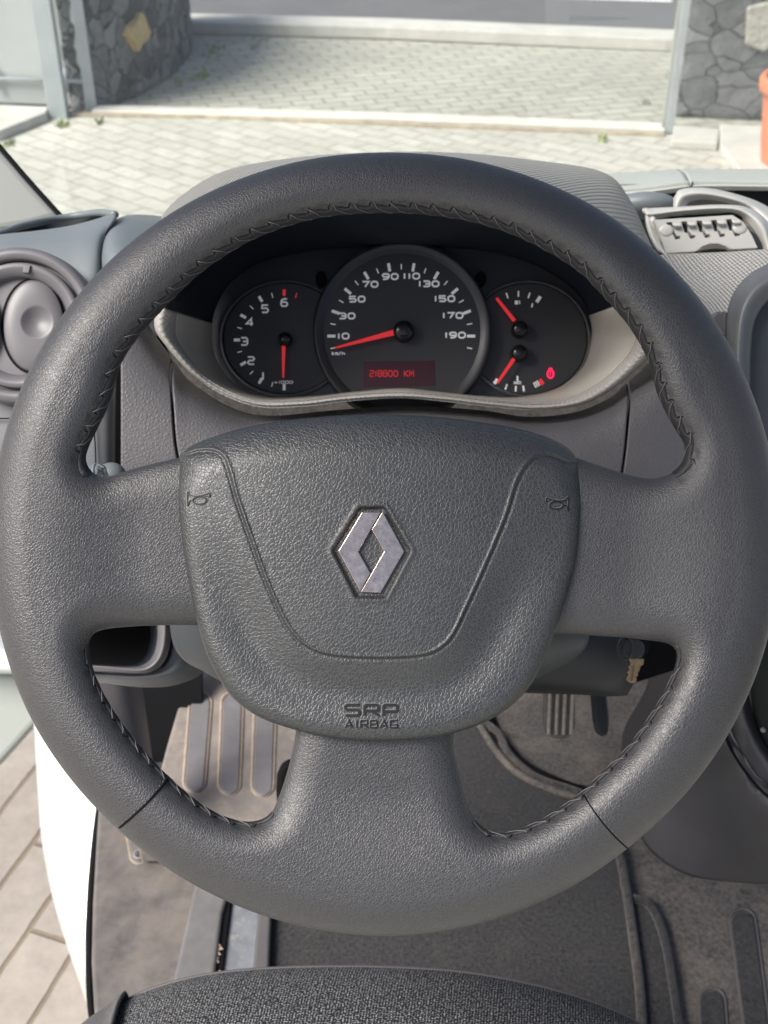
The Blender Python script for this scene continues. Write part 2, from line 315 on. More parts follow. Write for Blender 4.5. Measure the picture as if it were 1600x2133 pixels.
def paving_mat(name, rot, bw, bh, c1, c2, cm, off=(0, 0), mort=.008, bump=.006):
    m = mat(name, (.5, .5, .45), .85); t = m.node_tree; L = t.links; b = t.nodes['Principled BSDF']
    g = nn(t, 'ShaderNodeNewGeometry'); mp = nn(t, 'ShaderNodeMapping'); L.new(g.outputs['Position'], mp.inputs[0]); mp.inputs['Rotation'].default_value = (0, 0, R_(rot)); mp.inputs['Location'].default_value = (*off, 0)
    nz0 = nn(t, 'ShaderNodeTexNoise'); nz0.inputs['Scale'].default_value = 9; L.new(g.outputs['Position'], nz0.inputs['Vector'])
    sb = nn(t, 'ShaderNodeVectorMath', operation='SUBTRACT'); L.new(nz0.outputs['Color'], sb.inputs[0]); sb.inputs[1].default_value = (.5, .5, .5)
    sc = nn(t, 'ShaderNodeVectorMath', operation='SCALE'); L.new(sb.outputs[0], sc.inputs[0]); sc.inputs['Scale'].default_value = .012
    ad = nn(t, 'ShaderNodeVectorMath', operation='ADD'); L.new(mp.outputs[0], ad.inputs[0]); L.new(sc.outputs[0], ad.inputs[1])
    br = nn(t, 'ShaderNodeTexBrick'); L.new(ad.outputs[0], br.inputs['Vector']); br.inputs['Scale'].default_value = 1
    br.inputs['Brick Width'].default_value = bw; br.inputs['Row Height'].default_value = bh; br.inputs['Mortar Size'].default_value = mort; br.inputs['Mortar Smooth'].default_value = .4
    br.inputs['Color1'].default_value = (*c1, 1); br.inputs['Color2'].default_value = (*c2, 1); br.inputs['Mortar'].default_value = (*cm, 1); br.inputs['Bias'].default_value = -.1
    nz = nn(t, 'ShaderNodeTexNoise'); nz.inputs['Scale'].default_value = 14; nz.inputs['Detail'].default_value = 8; nz.inputs['Roughness'].default_value = .75; L.new(g.outputs['Position'], nz.inputs['Vector'])
    mr = nn(t, 'ShaderNodeMapRange'); mr.inputs[1].default_value = .3; mr.inputs[2].default_value = .7; mr.inputs[3].default_value = .82; mr.inputs[4].default_value = 1.14; L.new(nz.outputs[0], mr.inputs[0])
    n4 = nn(t, 'ShaderNodeTexNoise'); n4.inputs['Scale'].default_value = .9; n4.inputs['Detail'].default_value = 4; L.new(g.outputs['Position'], n4.inputs['Vector'])
    m4 = nn(t, 'ShaderNodeMapRange'); m4.inputs[1].default_value = .35; m4.inputs[2].default_value = .65; m4.inputs[3].default_value = .9; m4.inputs[4].default_value = 1.08; L.new(n4.outputs[0], m4.inputs[0])
    pm = nn(t, 'ShaderNodeMath', operation='MULTIPLY'); L.new(mr.outputs[0], pm.inputs[0]); L.new(m4.outputs[0], pm.inputs[1])
    vs = nn(t, 'ShaderNodeVectorMath', operation='SCALE'); L.new(br.outputs['Color'], vs.inputs[0]); L.new(pm.outputs[0], vs.inputs['Scale']); L.new(vs.outputs[0], b.inputs['Base Color'])
    iv = nn(t, 'ShaderNodeMath', operation='SUBTRACT'); iv.inputs[0].default_value = 1; L.new(br.outputs['Fac'], iv.inputs[1])
    hh = nn(t, 'ShaderNodeMath', operation='MULTIPLY_ADD'); L.new(nz.outputs[0], hh.inputs[0]); hh.inputs[1].default_value = .5; L.new(iv.outputs[0], hh.inputs[2])
    bn = nn(t, 'ShaderNodeBump'); bn.inputs['Distance'].default_value = bump; L.new(hh.outputs[0], bn.inputs['Height']); L.new(bn.outputs[0], b.inputs['Normal'])
    return m
def stone_mat(name, scale, c1, c2, stretch=(1, 1, 1)):
    m = mat(name, (.1, .1, .1), .85); t = m.node_tree; L = t.links; b = t.nodes['Principled BSDF']
    g = nn(t, 'ShaderNodeNewGeometry'); mp = nn(t, 'ShaderNodeMapping'); L.new(g.outputs['Position'], mp.inputs[0]); mp.inputs['Scale'].default_value = stretch
    n0 = nn(t, 'ShaderNodeTexNoise'); n0.inputs['Scale'].default_value = 3; n0.inputs['Detail'].default_value = 3; L.new(g.outputs['Position'], n0.inputs['Vector'])
    ml = nn(t, 'ShaderNodeVectorMath', operation='SCALE'); L.new(n0.outputs['Color'], ml.inputs[0]); ml.inputs['Scale'].default_value = .22
    ad = nn(t, 'ShaderNodeVectorMath', operation='ADD'); L.new(mp.outputs[0], ad.inputs[0]); L.new(ml.outputs[0], ad.inputs[1])
    v1 = nn(t, 'ShaderNodeTexVoronoi'); v1.inputs['Scale'].default_value = scale; L.new(ad.outputs[0], v1.inputs['Vector'])
    v2 = nn(t, 'ShaderNodeTexVoronoi', feature='DISTANCE_TO_EDGE'); v2.inputs['Scale'].default_value = scale; L.new(ad.outputs[0], v2.inputs['Vector'])
    sx = nn(t, 'ShaderNodeSeparateXYZ'); L.new(v1.outputs['Color'], sx.inputs[0])
    nz = nn(t, 'ShaderNodeTexNoise'); nz.inputs['Scale'].default_value = 16; nz.inputs['Detail'].default_value = 8; nz.inputs['Roughness'].default_value = .7; L.new(g.outputs['Position'], nz.inputs['Vector'])
    av = nn(t, 'ShaderNodeMath', operation='MULTIPLY_ADD'); L.new(nz.outputs[0], av.inputs[0]); av.inputs[1].default_value = 1.1; L.new(sx.outputs[0], av.inputs[2])
    mr = nn(t, 'ShaderNodeMapRange'); mr.inputs[1].default_value = .4; mr.inputs[2].default_value = 1.4; L.new(av.outputs[0], mr.inputs[0])
    mx = nn(t, 'ShaderNodeMix', data_type='RGBA'); L.new(mr.outputs[0], mx.inputs[0]); mx.inputs[6].default_value = (*c1, 1); mx.inputs[7].default_value = (*c2, 1)
    e = nn(t, 'ShaderNodeMapRange'); e.inputs[2].default_value = .035; L.new(v2.outputs['Distance'], e.inputs[0])
    m3 = nn(t, 'ShaderNodeMix', data_type='RGBA'); L.new(e.outputs[0], m3.inputs[0]); m3.inputs[6].default_value = (c1[0]*.8, c1[1]*.8, c1[2]*.8, 1); L.new(mx.outputs[2], m3.inputs[7]); L.new(m3.outputs[2], b.inputs['Base Color'])
    h = nn(t, 'ShaderNodeMath', operation='MULTIPLY_ADD'); L.new(nz.outputs[0], h.inputs[0]); h.inputs[1].default_value = .8; L.new(e.outputs[0], h.inputs[2])
    bn = nn(t, 'ShaderNodeBump'); bn.inputs['Distance'].default_value = .04; L.new(h.outputs[0], bn.inputs['Height']); L.new(bn.outputs[0], b.inputs['Normal'])
    return m
M['pave'] = paving_mat('paving', 41, .26, .125, (.52, .51, .445), (.45, .44, .385), (.37, .355, .30), mort=.008)
M['pave2'] = paving_mat('far_paving', -18, .22, .12, (.44, .435, .37), (.37, .365, .315), (.27, .265, .21), mort=.010)
PA, PS, PO_ = -72.5, 0.1162, (0, -0.2181)
M['pave3'] = paving_mat('near_paving', PA, .40, PS, (.35, .305, .26), (.31, .275, .235), (.21, .17, .12), off=PO_, mort=.006)
M['stone'] = stone_mat('dark_stone', 9.5, (.045, .05, .055), (.25, .26, .27), (1, 1, .75))
M['stone2'] = stone_mat('block_stone', 5.0, (.06, .065, .07), (.22, .225, .225), (1, 1, 1.4))
M['ochre'] = mat('ochre_stone', (.50, .38, .19), .85, var=.3, vscale=20, bump=[('noise', 20, .02)])
M['greystone'] = mat('light_stone', (.36, .35, .30), .85, var=.3, vscale=20, bump=[('noise', 20, .02)])
# ------------------------------------------------------------------ outside: ground, road, walls, gate
def flat(name, poly, mt, kind='structure', label=None, cat=None):
    v = np.asarray(poly); o = obj(name, v, [tuple(range(len(v)))], mt, None, False)
    if np.array(o.data.polygons[0].normal)[2] < 0: o.data.flip_normals()
    tag(o, label, cat, None, kind); return o
flat('ground', [(-200, -200, -.012), (200, -200, -.012), (200, 200, -.012), (-200, 200, -.012)], M['conc'])
a, b_, c_, d_ = G(-900, 205), G(420, 246), G(1385, 280), G(2600, 320)
flat('driveway', [(-9, -4, 0), (9, -4, 0), d_, c_, b_, a], M['pave'])
thr0 = [G(-900, 205), G(200, 236), G(800, 252), G(1385, 275), G(2600, 315)]
far = [G(2600, 130), G(1385, 108), G(800, 83), G(390, 72), G(-900, 40)]
flat('forecourt', [p+np.array([0, 0, .0]) for p in [G(-900, 198), G(2600, 308)]]+[far[0], far[1], far[2], far[3], far[4]], M['pave2'])
def strip(name, pts, w, h, mt, z0=0.0, **k):      # raised bar along a ground line; w = width away from camera, h = height
    p = np.array(pts); t = np.gradient(p, axis=0); t /= np.linalg.norm(t, axis=1)[:, None]; n = np.stack([-t[:, 1], t[:, 0], 0*t[:, 0]], 1)
    n *= np.sign(n[:, 1])[:, None]; q = p+n*w; m = len(p); up = np.array([0, 0, h]); z = np.array([0, 0, z0])
    v = np.vstack([p+z, p+z+up, q+z+up, q+z]); f = []
    for j in range(m-1):
        for s in range(3): f.append((s*m+j, s*m+j+1, (s+1)*m+j+1, (s+1)*m+j))
    f += [(0, m, 2*m, 3*m), (m-1, 4*m-1, 3*m-1, 2*m-1)]
    o = obj(name, v, f, mt, None, False); tag(o, **k); bevel(o, min(.01, h*.4)); return o
strip('threshold', [G(190, 240), G(800, 256), G(1385, 279)], .15, .03, M['conc2'], kind='structure')
strip('gate_track', [G(130, 243), G(420, 247.5), G(800, 262.5), G(1385, 286)], .045, .022, M['rust'], label='rusty brown gate track set along the front of the pale threshold', cat='track')
strip('pavement', [G(-900, 38), G(390, 70), G(800, 80), G(1385, 106), G(2600, 128)], .36, .09, M['conc'], kind='structure')
q = [G(-900, 2), G(390, 36), G(800, 44), G(1385, 68), G(2600, 100)]
flat('road', [p+np.array([0, .05, .004]) for p in q]+[(30, 16, .004), (-30, 16, .004)], M['asph'])
flat('road_marking', [G(500, -22)+np.array([0, 0, .008]), G(1400, 6)+np.array([0, 0, .008]), G(1400, 1)+np.array([0, 0, .008]), G(500, -27)+np.array([0, 0, .008])], M['line'])
strip('far_kerb', [G(-900, -110), G(400, -75), G(1400, -50), G(2600, -20)], 3.0, .12, M['conc'], kind='structure')
def wall(name, base, hgt, thick, mt, label, cat, parts=None):
    p = curve(base, 40); m = len(p); nv = 24
    e = empty(name, p[m//2], label, cat)
    t = np.gradient(p, axis=0); t /= np.linalg.norm(t, axis=1)[:, None]; n = np.stack([t[:, 1], -t[:, 0], 0*t[:, 0]], 1)
    if np.dot(n[m//2], C0-p[m//2]) < 0: n = -n
    v = []; 
    for k in range(nv):
        z = hgt*k/(nv-1); v.append(p+np.array([0, 0, z])+n*rng.uniform(-.012, .012, (m, 1)))
    v = np.vstack(v); f = orient(v, gridfaces(m, nv)); o = obj('wall_face', v, f, mt, e); solid(o, thick)
    return e, p, n
wl, pl_, nl_ = wall('stone_wall', [G(150, 232), G(212, 226), G(262, 211), G(310, 190), G(352, 163), G(382, 135), G(398, 110), G(400, 84), G(396, 66)], 1.15, .25, M['stone'],
     'dark rough stone wall curving away behind the metal gate, with one ochre stone', 'wall')
oc = [(283, 92), (273, 72), (276, 56), (286, 40), (292, 26), (300, 32), (305, 50), (313, 66), (308, 82), (296, 92), (288, 108)]
def ray_hit(u, v, p0, n):
    dr = (u-800)/FPX*RX-(v-1066.5)/FPX*UP+FW; return C0+dr*(np.dot(p0-C0, n)/np.dot(dr, n))
pw = G(300, 195); nw = np.array(nl_[14]); 
ov = np.array([ray_hit(u, v, pw+nw*.03, nw) for u, v in oc]); prism('stone', ov+nw*.012, -nw*.10, M['ochre'], wl, .008)
wr, pr_, nr_ = wall('stone_wall', [G(1408, 244), G(1480, 248), G(1560, 251), G(1700, 258), G(2100, 275)], 1.15, .3, M['stone2'],
     'dark stone block wall behind the terracotta pot, right of the gate opening', 'wall')
pw2 = G(1560, 251); nw2 = np.array(nr_[20])
for poly, mt in (([(1556, 14), (1600, 4), (1640, 10), (1642, 80), (1612, 96), (1590, 108), (1552, 92)], 'greystone'),):
    prism('stone', np.array([ray_hit(u, v, pw2+nw2*.02, nw2) for u, v in poly])+nw2*.02, -nw2*.10, M[mt], wr, .015)
o = prism('plinth', GP([(1398, 292), (1496, 297), (1500, 268), (1405, 260)], .05), (0, 0, -.05), M['conc'], None, .01); tag(o, 'pale concrete kerb block at the foot of the right gate post', 'kerb block')
o = prism('slab', GP([(1500, 300), (1540, 352), (1900, 372), (1900, 275), (1500, 258)], .05), (0, 0, -.05), M['conc'], None, .01); tag(o, 'concrete slab under the terracotta pot', 'concrete slab')
# gate post right
def post(name, u0, v0, wpx, dep, hgt, mt, parent=None, label=None, cat=None, yaw=0):
    p = G(u0, v0); w = wpx/FPX*np.dot(p-C0, FW); x = np.array([math.cos(yaw), math.sin(yaw), 0]); y = np.array([-math.sin(yaw), math.cos(yaw), 0])
    base = [p-x*w/2, p+x*w/2, p+x*w/2+y*dep, p-x*w/2+y*dep]; o = prism(name, base, (0, 0, hgt), mt, parent, .004)
    if label: tag(o, label, cat)
    return o
gp = empty('gate_post', G(1392, 277), 'slim galvanised steel gate post beside the block wall on the right', 'gate post')
post('post', 1394, 278, 17, .05, 1.3, M['galv'], gp); post('post_edge', 1381, 277, 8, .02, 1.3, M['pale'], gp)
# left gate
gt = empty('metal_gate', G(122, 247), 'pale grey sheet metal gate with a thick post, standing open on the left', 'gate')
post('post', 121, 248, 38, .09, 1.3, M['galv'], gt); post('frame', 192, 233, 22, .05, 1.25, M['galv'], gt, yaw=.3)
a = G(-260, 214); b_ = G(183, 230); up = np.array([0, 0, 1.2]); lift = np.array([0, 0, .03]); 
prism('sheet', [a+lift, b_+lift, b_+up, a+up], (0, .03, 0), M['sheet'], gt, .003)
r0 = a+np.array([0, -.03, .19]); r1 = b_+np.array([0, -.03, .19])
tube('rail', [r0, r1], .014, M['galv'], gt)
for uu in (8, 150): 
    p = a+(b_-a)*((uu+260)/443.); tube('bracket', [p+np.array([0, -.03, .12]), p+np.array([0, -.03, .27])], .012, M['galv'], gt)
o = prism('kerb_step', GP([(-300, 330), (0, 272), (95, 234), (100, 222), (-300, 205)], .06), (0, 0, -.06), M['conc'], None, .008); tag(o, 'low concrete ledge at the foot of the metal gate on the left', 'ledge')
# terracotta pot
pt = empty('flower_pot', G(1682, 338, .05), 'terracotta flower pot standing on the concrete slab at the right edge', 'flower pot')
def rev(name, c, prof, mt, parent, n=64):
    ang = np.arange(n)/n*2*math.pi; v = np.vstack([np.stack([c[0]+r*np.cos(ang), c[1]+r*np.sin(ang), np.full(n, c[2]+z)], 1) for r, z in prof])
    return obj(name, v, orient(v, gridfaces(n, len(prof), True)), mt, parent)
pc = np.array(pt.location); sp = np.dot(pc-C0, FW)/FPX; rr = 118*sp
rev('body', pc, [(0.001, 0), (rr*.80, 0), (rr*.80, .004), (rr*.86, .12), (rr*.93, .30), (rr*.96, .37)], M['terra'], pt)
rev('pot_rim', pc, [(rr*.95, .37), (rr*1.02, .375), (rr*1.05, .40), (rr*1.05, .44), (rr*1.02, .455), (rr*.95, .457), (rr*.92, .44), (rr*.90, .40)], M['terra'], pt)
rev('soil', pc, [(rr*.92, .41), (.001, .42)], M['soil'], pt)
# weeds in the joints
w = Acc()
for (u, v, n, r) in [(130, 262, 26, 10), (205, 258, 14, 9), (15, 303, 18, 12), (445, 110, 26, 26), (425, 158, 22, 18), (1345, 215, 8, 6), (1255, 290, 10, 12), (370, 175, 10, 14), (540, 90, 12, 30)]:
    for _ in range(n):
        p = G(u+rng.normal()*r*.6, v+rng.normal()*r*.25); h = rng.uniform(.01, .035); t = rng.uniform(0, 6.3); s = rng.uniform(.008, .02)
        dx = np.array([math.cos(t), math.sin(t), 0])*s; tp = p+np.array([rng.normal()*.015, rng.normal()*.015, h])
        w.add([p-dx, p+dx, tp+dx*.4, tp-dx*.4], [(0, 1, 2, 3)])
tag(w.build('weeds', M['leaf']), 'small green weeds growing in the paving joints near the gate', 'weeds', kind='stuff')
# paving beside the van (warmer)
flat('near_paving', [G(-900, 1290)+np.array([0, 0, .004]), G(420, 1290)+np.array([0, 0, .004]), G(420, 2600)+np.array([0, 0, .004]), G(-900, 2600)+np.array([0, 0, .004])], M['pave3'])
# ------------------------------------------------------------------ van body: pillar, screen, sill, door, unseen light blockers
vb = empty('van_body', P(0, 1900, 1.3), 'white van bodywork around the cab: door sill, open door, windscreen and pillar', 'van')
pil = [(-420, 40), (-205, 82), (-2, 306), (62, 380), (128, 452), (60, 470), (-120, 500), (-420, 420)]
A_, vec = facing(pil, 1.0, .03); prism('pillar_trim', A_, vec, M['pillar'], vb, .006)
tube('windscreen_seal', crom(P3([(-230, 40, .985), (-4, 302, .985), (58, 374, .985), (132, 456, .985)]), 30), .0022, M['black'], vb)
g0 = [P(-420, 470, 1.16), P(2000, 400, 1.40), P(1900, -500, .80), P(-420, -500, .80)]
o = prism('windscreen', g0, np.array([0, .004, 0]), M['glass'], vb)
ROOF_BLOCKER = True
if ROOF_BLOCKER:
    prism('roof_blocker', [(-.54, .12, H+.32), (1.5, .12, H+.32), (1.5, .50, H+.30), (-.54, .50, H+.30)], (0, 0, .05), M['roof'], vb, .01)  # unseen part-roof, cut short to shape the light on the wheel
prism('far_side_blocker', [(1.5, -.6, .9), (1.5, .9, .9), (1.5, .9, 1.55), (1.5, -.6, 1.55)], (.04, 0, 0), M['kick'], vb)  # unseen far door panel, added to hold back side light
loft('door_sill_panel', [
    [(70, 1500, 1.62), (78, 1640, 1.62), (88, 1760, 1.60), (112, 1880, 1.58), (146, 1990, 1.56), (186, 2110, 1.54), (225, 2260, 1.5)],
    [(88, 1520, 1.46), (92, 1650, 1.46), (102, 1760, 1.44), (126, 1880, 1.42), (158, 1985, 1.40), (192, 2100, 1.38), (232, 2240, 1.36)],
    [(130, 1530, 1.41), (128, 1650, 1.41), (134, 1760, 1.39), (150, 1880, 1.37), (170, 1985, 1.35), (192, 2110, 1.33), (236, 2240, 1.31)],
    [(225, 1560, 1.40), (212, 1660, 1.40), (200, 1760, 1.38), (192, 1880, 1.36), (188, 1990, 1.34), (196, 2125, 1.32), (240, 2250, 1.30)]], M['white'], vb, 60, 24, .004)
tube('door_seal', crom(P3([(225, 1560, 1.385), (212, 1660, 1.385), (199, 1760, 1.365), (190, 1880, 1.345), (187, 1990, 1.325), (195, 2125, 1.305), (236, 2260, 1.28)]), 60), .0052, M['black'], vb)
dr = [[(-200, 1270, 1.9), (-60, 1300, 1.9), (40, 1335, 1.9)], [(-200, 1300, 1.80), (-60, 1335, 1.80), (42, 1362, 1.80)], [(-200, 1370, 1.79), (-60, 1388, 1.79), (46, 1396, 1.79)], [(-200, 1392, 1.84), (-60, 1402, 1.84), (48, 1405, 1.84)]]
loft('door_panel', dr, M['white'], vb, 20, 16, .006)
dr2 = [(-200, 1398), (52, 1402), (110, 1470), (64, 1520), (0, 1592), (-200, 1780)]
A_, vec = facing(dr2, 1.86, .03); prism('door_lower', A_, vec, M['doorlow'], vb, .01)
# ------------------------------------------------------------------ dashboard
ds = empty('dashboard', P(800, 900, .85), 'grey and beige dashboard behind the steering wheel, with round vent and coin tray', 'dashboard')
def rows_(xs, ys, ds_): return [[(x, y, d) for x, y, d in zip(a, b, c)] for a, b, c in zip(xs, ys, ds_)]
lip = [(328, 640, .72), (350, 590, .715), (410, 515, .705), (520, 440, .70), (660, 405, .70), (800, 395, .70), (950, 402, .70), (1090, 430, .70), (1210, 500, .70), (1290, 590, .705), (1345, 690, .715), (1385, 780, .72)]
mid = [(318, 600, .75), (335, 540, .75), (385, 455, .75), (500, 390, .75), (650, 355, .75), (800, 345, .75), (960, 350, .75), (1110, 372, .75), (1230, 425, .75), (1315, 510, .75), (1385, 610, .76), (1430, 720, .76)]
crn = [(318, 530, .85), (338, 450, .85), (395, 395, .86), (480, 352, .87), (620, 328, .88), (780, 317, .88), (950, 318, .88), (1110, 333, .88), (1255, 358, .87), (1312, 415, .86), (1355, 510, .85), (1410, 640, .84)]
bck = [(330, 560, .95), (352, 480, .95), (410, 430, .97), (500, 390, 1.0), (640, 360, 1.0), (790, 345, 1.0), (950, 345, 1.0), (1110, 360, 1.0), (1220, 392, 1.0), (1290, 450, .97), (1340, 540, .93), (1390, 650, .92)]
loft('instrument_hood', [lip, mid, crn, bck], M['hood_t'], ds, 90, 40, .004)
BR = [(441, 700), (450, 640), (485, 585), (550, 545), (650, 522), (750, 514), (840, 512), (940, 516), (1040, 528), (1130, 560), (1200, 610), (1228, 665), (1230, 710), (1212, 765), (1160, 808), (1080, 826), (1000, 824), (930, 817), (836, 808), (740, 815), (650, 824), (560, 825), (490, 800), (452, 750)]
LR = [(322, 672, .735), (350, 598, .72), (410, 515, .708), (520, 440, .703), (660, 405, .703), (760, 397, .703), (840, 396, .703), (940, 402, .703), (1090, 430, .703), (1190, 485, .703), (1260, 560, .708), (1330, 640, .72), (1380, 700, .745), (1310, 782, .762), (1225, 838, .765), (1130, 853, .765), (1030, 846, .765), (930, 835, .765), (836, 829, .765), (720, 834, .765), (620, 845, .765), (520, 842, .765), (420, 795, .76), (350, 725, .745)]
NB = 480
Bc = crom([(u, v, .845) for u, v in BR], NB, True); Lc = crom(LR, NB, True)
k0 = int(NB*(.48/24)); k1 = int(NB*(10.85/24))        # the split lines of the hood lining
idt = np.arange(k0, k1+1); idb = np.arange(k1, NB+k0+1) % NB
def ring_loft(name, ids, ts, mt, th=.003):
    x = Bc[ids, 0]; t0 = .22+.42*np.clip(np.abs(x-836)/390, 0, 1)**1.5; rows = []
    for t, sd_ in ts:                      # t: 0..1 inner wall, 1..2 outer lip; sd_: how far the depth has come from the dial to the lip
        k = t*t0 if t <= 1 else t0+(t-1)*(1-t0)
        r = Bc[ids]*(1-k)[:, None]+Lc[ids]*k[:, None]; r[:, 2] = Bc[ids, 2]*(1-sd_)+Lc[ids, 2]*sd_; rows.append(r)
    return loft(name, rows, mt, ds, len(ids), len(ts)*5, th)
ring_loft('hood_lining', idt, [(0, 0), (1, .4), (2, 1)], M['navy'])
ring_loft('cluster_surround', idb, [(0, 0), (.35, .45), (.7, .72), (1, .86)], M['beige'])
ring_loft('cluster_lip', idb, [(1, .86), (1.25, .95), (1.55, 1.0), (1.8, 1.0), (1.95, .95), (2.0, .86), (2.02, .7)], M['lip_t'])
# lower dash: three grained panels with seams
def panel(name, L_, R__, T, n=5, mt='dash', bow=0):
    pass
mr0 = [(363, 752), (400, 797), (480, 848), (560, 866), (700, 854), (850, 846), (1000, 854), (1100, 868), (1200, 858), (1270, 828), (1304, 798)]
def lower(u, k):                                      # y of the panel rows
    return u
def lerp_rows(top, lefts, rights, ys, dd):
    rows = []
    tx = np.array([p[0] for p in top], float); ty = np.array([p[1] for p in top], float); s = (tx-tx[0])/(tx[-1]-tx[0])
    for lx, rx, y, d in zip(lefts, rights, ys, dd):
        w = 0 if y is None else 1
        yy = ty if y is None else ty*(1-y[0])+y[1]*y[0]
        rows.append([(lx+(rx-lx)*si, yi, d) for si, yi in zip(s, yy)])
    return rows
yy = [None, (.12, 1010), (.3, 1010), (.65, 1010), (1, 1010), (1, 1110), (1, 1250)]; dd = [.80, .772, .760, .755, .758, .78, .80]
loft('lower_panel', lerp_rows(mr0, [363, 360, 362, 368, 384, 396, 420], [1304, 1307, 1306, 1300, 1290, 1280, 1270], yy, dd), M['dash'], ds, 100, 40, .003)
loft('knee_panel', lerp_rows([(252, 560), (290, 640), (325, 700), (357, 745)], [252, 252, 252, 252, 252, 254, 260], [357, 354, 356, 362, 378, 390, 414], yy, dd), M['dash'], ds, 30, 40, .003)
loft('knee_panel', lerp_rows([(1311, 793), (1340, 766), (1380, 720), (1430, 640)], [1311, 1313, 1312, 1306, 1296, 1286, 1280], [1430, 1440, 1440, 1440, 1440, 1440, 1440], yy, dd), M['dash'], ds, 30, 40, .003)
# dark void behind everything under the dash
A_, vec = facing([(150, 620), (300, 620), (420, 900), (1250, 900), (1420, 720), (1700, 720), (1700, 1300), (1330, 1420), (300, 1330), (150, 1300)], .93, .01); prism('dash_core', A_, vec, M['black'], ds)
# left side panel behind the vent
loft('side_panel', [[(-160, 640, .83), (60, 630, .83), (200, 600, .83), (240, 560, .83)], [(-160, 800, .815), (60, 800, .815), (200, 790, .815), (243, 770, .82)], [(-160, 872, .812), (60, 872, .812), (200, 872, .812), (241, 872, .82)], [(-160, 1000, .812), (60, 1000, .812), (200, 1000, .812), (240, 1000, .82)], [(-160, 1296, .83), (60, 1296, .83), (200, 1290, .83), (240, 1290, .835)]], M['dash2'], ds, 40, 30, .003)
for pts in ([(-60, 872, .8085), (120, 871, .8085)], [(190, 860, .8085), (198, 920, .8085), (200, 1000, .8085)]):
    tube('seam', crom(P3(pts), 16), .0005, M['black'], ds)
# cup holder pod
loft('cup_pod', [[(-60, 494, .87), (20, 486, .87), (70, 481, .87), (135, 472, .87), (190, 459, .87), (236, 444, .88)],
                 [(-60, 500, .855), (20, 492, .855), (72, 487, .855), (140, 479, .855), (196, 468, .855), (240, 452, .865)],
                 [(-60, 530, .83), (20, 522, .83), (80, 518, .83), (142, 512, .83), (198, 505, .83), (216, 498, .84)],
                 [(-60, 620, .815), (20, 612, .815), (85, 606, .815), (145, 598, .815), (196, 588, .815), (212, 575, .825)],
                 [(-60, 760, .812), (20, 740, .812), (85, 720, .812), (145, 700, .812), (196, 680, .812), (212, 660, .825)]], M['pod'], ds, 50, 40, .003)
tube('cup_rim', crom(P3([(-60, 492, .875), (10, 482, .885), (45, 471, .91), (100, 459, .95), (160, 449, .96), (205, 443, .94), (240, 447, .88)]), 40), .003, M['pod'], ds)
loft('cup_recess', [[(0, 484, .89), (45, 468, .93), (100, 456, .97), (160, 447, .98), (215, 441, .95)], [(0, 520, .93), (45, 520, .95), (100, 515, .96), (160, 505, .96), (215, 490, .94)]], M['gap'], ds, 20, 8, .002)
loft('dash_pod', [[(226, 462, .905), (262, 449, .93), (300, 447, .95), (350, 452, .97)],
                  [(200, 490, .875), (236, 468, .865), (290, 466, .88), (360, 480, .90)],
                  [(196, 530, .845), (232, 520, .82), (290, 530, .82), (360, 560, .83)],
                  [(196, 600, .84), (232, 600, .812), (290, 610, .81), (350, 640, .82)],
                  [(196, 700, .84), (232, 700, .82), (290, 700, .815), (330, 700, .82)]], M['pod'], ds, 30, 30, .003)
# round vent
vt = empty('air_vent', P(40, 676, .80), 'round grey air vent with a closed flap, left of the steering wheel', 'air vent')
vc = (38, 677, .795)
lathe('vent_ring', vc, [(166, -40), (163, -6), (158, 0), (150, 2), (141, 0), (137, -6), (136, -26)], M['vent'], vt, 120)
lathe('vent_collar', vc, [(131.5, -26), (131, -4), (128, 0), (118, -1), (106, -9), (102, -16), (101, -34)], M['vent'], vt, 120)
lathe('vent_cavity', vc, [(137, -24), (104, -26), (0.01, -22)], M['vent'], vt, 60)
def flap(name, cu, cv, rx, ry, dimp=None, tilt=0, z0=-12):
    nr, na = 40, 96; s = vc[2]/FPX; v = []
    for i in range(nr):
        q = (i+.0001)/(nr-1)
        for k in range(na):
            t = 2*math.pi*k/na; x = rx*q*math.cos(t); y = ry*q*math.sin(t)
            z = z0+8*(1-q**6)+tilt*x
            if dimp is not None:
                dd_ = math.hypot(x-dimp[0], y-dimp[1])/dimp[2]
                z -= 11*max(0, 1-dd_**2)**1.2
            if q > .985: z -= 7
            v.append(P(cu+x, cv-y, vc[2]-z*s))
    v = np.array(v); return obj(name, v, orient(v, gridfaces(na, nr, True)), M['vent'], vt)
prism('flap_gap', P(*(lambda q: (q[:, 0], q[:, 1], np.full(len(q), vc[2]+.0066)))(disc_poly(69, 679, 67, 100, 64))), FW*.001, M['black'], vt)
flap('flap', 71, 679, 63, 96, (6, 8, 34), -.05)
flap('flap', -66, 679, 66, 90, None, .05, -14)
o = prism('marker', *facing([(50, 552), (64, 552), (60, 569), (47, 568)], .7935, .004), M['vent'], vt, .0006)
